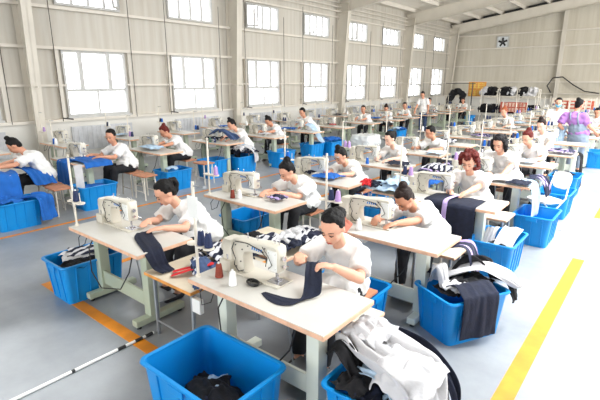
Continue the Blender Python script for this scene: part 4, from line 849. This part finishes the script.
# stools under the workers
STO = [(-1.86, 2.95, 'nearest aisle-side seamstress'), (-3.72, 2.97, 'ponytailed seamstress nearest the striped pole'), (-3.66, 4.64, 'woman at the second middle-row table'), (-1.8, 4.55, 'woman bending low'), (-1.86, 6.14, 'curly red-haired woman'), (-1.85, 7.64, 'wavy dark-haired woman'),
       (-1.8, 9.27, 'maroon-haired woman'), (-1.95, 10.9, 'woman with the brown top bun'), (-3.75, 6.1, 'woman sewing bright blue cloth'), (-3.8, 7.72, 'ponytailed woman in the fourth middle row'), (-3.75, 9.42, 'worker at the fifth middle-row table'), (-3.8, 15.3, 'ginger-haired worker'),
       (-8.25, 3.14, 'woman over royal blue cloth'), (-8.05, 4.62, 'worker with glasses'), (-8.35, 6.17, 'auburn-haired woman'), (-8.15, 7.92, 'fourth window-side woman'), (-8.45, 9.52, 'fifth window-side woman'), (-8.45, 11.1, 'sixth window-side worker'), (-8.55, 14.5, 'broad eighth window-side worker'),
       (-8.6, 16.2, 'ninth window-side worker'), (-8.5, 17.75, 'tenth window-side worker'), (-8.8, 20.75, 'worker behind the navy heaps'), (-8.35, 23.95, 'worker below the sign board'), (-1.85, 17.6, 'worker beyond the apron woman'), (-1.65, 19.15, 'edge worker beyond the apron woman')]
for x, y, l in STO: inst(pstool, 'wooden stool with metal legs under the '+l, (x, y, 0), 0, 'wooden stools')
for x, y, l in ((-5.75, 2.95, 'a'),): pass
inst(pstool, 'free wooden stool beside the second window-side worker', (-7.55, 4.6, 0), 0, 'wooden stools')
inst(pstool, 'free reddish wooden stool beside the auburn-haired woman', (-7.72, 6.15, 0), 0, 'wooden stools')
inst(pstool, 'free wooden stool beside the woman over royal blue cloth', (-7.75, 3.1, 0), 0, 'wooden stools')

# ---------------------------------------------------------------- other furniture
t = thing('folding_chair', 'white folding chair with round back beside the aisle-side crates', 'chair', (-1.24, 7.36, 0), R(-38))
mb = MB(); mb.loft([rrect(0, 0, .21, .2, .12, z, 6) for z in (.44, .455, .465)]); mb.build('seat', m_white, t, angle=50)
mb = MB(); mb.loft([rrect(0, 0, .17, .13, .12, z, 8) for z in (0, .012, .02)], T=M.Translation((0, .27, .74)) @ M.Rotation(R(80), 4, 'X')); mb.build('backrest', m_white, t, angle=50)
for s in (-1, 1):
    MB().tube([(s*.19, -.18, 0), (s*.19, .0, .3), (s*.18, .2, .5), (s*.15, .27, .84)], .011, 8).build('side_frame', m_white, t, True); MB().tube([(s*.17, .22, 0), (s*.17, 0, .3), (s*.17, -.15, .44)], .011, 8).build('leg', m_white, t, True)
# striped pole lying on the floor
t = thing('striped_floor_pole', 'white pole with black bands lying on the floor by the jeans bench', 'pole', (-3.25, .3, 0))
MB().tube([(0, 0, .014), (0, 1.62, .014)], .013, 8).build('pole', m_white, t, angle=40)
MB().tube([(0, .9, .014), (0, .925, .014)], .0145, 8).build('band', m_black, t)
for a in (1.28, 1.44, 1.54): MB().tube([(0, a, .014), (0, a+.07, .014)], .0145, 8).build('band', m_black, t)
b = MB().box(-.05, .05, -.02, .02, 0, .12, bev=.006).build('power_box', m_white); b.location = (-2.62, 1.95, .42); tag(b, 'small white switch box hanging at the bench corner near the striped pole', 'switch box')
# cards taped to the stand of the nearest stations
lc = MB().box(-.055, .055, -.003, .003, -.08, .08).build('paper_sheet', m_white); lc.location = (-2.50, 1.872, 1.32); tag(lc, 'white paper sheet fixed to the nearest aisle-side thread stand', 'paper sheet')
# racks with bags by the far wall, banners, sign board
def rack(x0, x1, y, z1, lab):
    t = thing('garment_rack', lab, 'rack', (x0, y, 0)); W_ = x1-x0
    for x in (0, W_): MB().tube([(x, -.2, 0), (x, -.2, z1)], .03, 6).tube([(x, .2, 0), (x, .2, z1)], .03, 6).tube([(x, -.2, z1), (x, .2, z1)], .03, 6).build('upright', m_beige, t)
    for z in (.5, z1-.35): MB().box(0, W_, -.25, .25, z-.02, z+.02).build('shelf', m_beige, t)
    return t
for k, (x0, x1) in enumerate(((-8.0, -7.15), (-7.05, -6.2), (-6.1, -5.2))):
    rack(x0, x1, 25.5, 1.75, '%s metal rack stacked with dark bundles by the far wall' % ('Corner-side', 'Middle', 'Column-side')[k])
    rr = random.Random(50+k)
    for q in range(7):
        x = x0+.12+(x1-x0-.24)*((q % 4)/3); z = .72 if q < 4 else 1.5
        g = MB(); g.ell((0, 0, .22), (.2, .22, .2)); g.ell((.1, -.05, .3), (.15, .2, .14)); g.ell((-.1, .05, .16), (.16, .24, .16)); o = organic(g, 'garment_bundle', .035, 2, FAB[rr.choice(['ink', 'navy', 'ink', 'ink'])] if q < 4 else FAB[['grey', 'ink', 'ink', 'grey'][(q+k) % 4]], None, .07, 5, 30*k+q); o.location = (x, 25.5, z-.2 if q < 4 else z-.09)
        cloth(o, 'dark or pale garment bundle on the %s rack, %s shelf, spot %s from the corner' % (('corner-side', 'middle', 'column-side')[k], 'lower' if q < 4 else 'upper', ('one', 'two', 'three', 'four')[q % 4]), 'bundle', 'bundles on the far racks')
def banner(x, y, z, w_, h_, m, lab, tm, n, rows, name='sign_board'):
    t = thing(name, lab, 'banner', (x, y, 0)); POST = [MB().tube([(q, .03, 0), (q, .03, z+h_)], .02, 6).build('post', m_beige, t) for q in (.06, w_-.06)]; bo = MB().box(0, w_, -.01, .01, 0, h_).build('board', m, t); bo.location.z = z
    g = MB(); rr = random.Random(n)
    for r_ in range(rows):
        for k in range(n):
            cw = w_*.9/n; x0 = w_*.05+k*cw; z0 = h_*(1-(r_+.88)/rows); ch = h_/rows*.72
            for s in range(3): g.box(x0+cw*.08, x0+cw*.84, -.016, -.011, z0+ch*(.05+.38*s), z0+ch*(.05+.38*s)+ch*.14)
            for s in range(2): xx = x0+cw*rr.uniform(.15, .7); g.box(xx, xx+cw*.14, -.017, -.011, z0, z0+ch*.95)
    g.build('lettering', tm, t).location.z = z; return t
m_or = mat('orange_board', (238, 170, 70), .6, rgb2=(226, 150, 80)); m_redt = mat('faded_red_lettering', (205, 96, 70), .7); m_yt = mat('yellow_lettering', (250, 214, 110), .7); m_redb = mat('faded_red_banner', (192, 98, 80), .7); m_palet = mat('pale_lettering', (236, 214, 196), .7); m_pb = mat('pale_banner', (224, 214, 200), .7)
banner(-8.95, 26.0, 1.35, .95, .78, m_or, 'orange and yellow sign board with Chinese characters near the corner', m_yt, 4, 2)
banner(-6.9, 25.1, .62, 1.3, .5, m_redb, 'faded red banner with pale characters on the middle rack', m_palet, 7, 2, 'banner')
banner(-4.7, 26.0, .75, 2.0, .6, m_pb, 'pale banner with orange-red characters behind the apron woman', m_redt, 5, 1, 'banner')
t = thing('clothes_rail', 'tall dark clothes rail standing before the orange sign board', 'rail', (-9.2, 25.6, 0))
MB().tube([(.6, 0, 0), (.6, 0, 2.1)], .03, 6).build('post', m_dark, t); MB().tube([(-.9, 0, 2.05), (.75, 0, 2.05)], .02, 6).build('bar', m_dark, t); MB().box(.35, .85, -.2, .2, 0, .04).build('base', m_dark, t)
t = thing('garment_tower', 'dark arched bundle of garments beside the orange sign board', 'bundle', (-9.3, 25.2, 0)); 
mb = MB(); mb.tube([(-.35, 0, 0), (-.35, 0, 1.2), (-.2, 0, 1.55), (.1, 0, 1.65), (.35, 0, 1.45), (.4, 0, 0)], [.12, .16, .17, .17, .16, .1], 10); organic(mb, 'garments', .04, 2, m_ink, t, .05, 4, 9)
g = MB(); g.cap((0, 0, 0), (.12, .02, .1), .05, .08); g.ell((-.05, 0, -.05), (.08, .06, .1)); 
for k, (x, y, z) in enumerate(((-10.9, 24.2, 1.75),)): pass
# red items
inst(pstool, 'wooden stool holding red cloth behind the fifth middle-row worker', (-4.5, 9.0, 0), 0, 'wooden stools')
inst_red = crumple((-4.5, 9.0, .49), .3, .25, .16, 401, 'red', n=18); cloth(inst_red, 'red cloth bundle behind the machine of the fifth middle-row worker')

for p_ in [pt_sage, pt_pale, pm, ps, pstool, pcr, pcrL]+list(pc.values()):
    if p_.name not in used:
        for ch in p_.children_recursive: bpy.data.objects.remove(ch)
        bpy.data.objects.remove(p_)
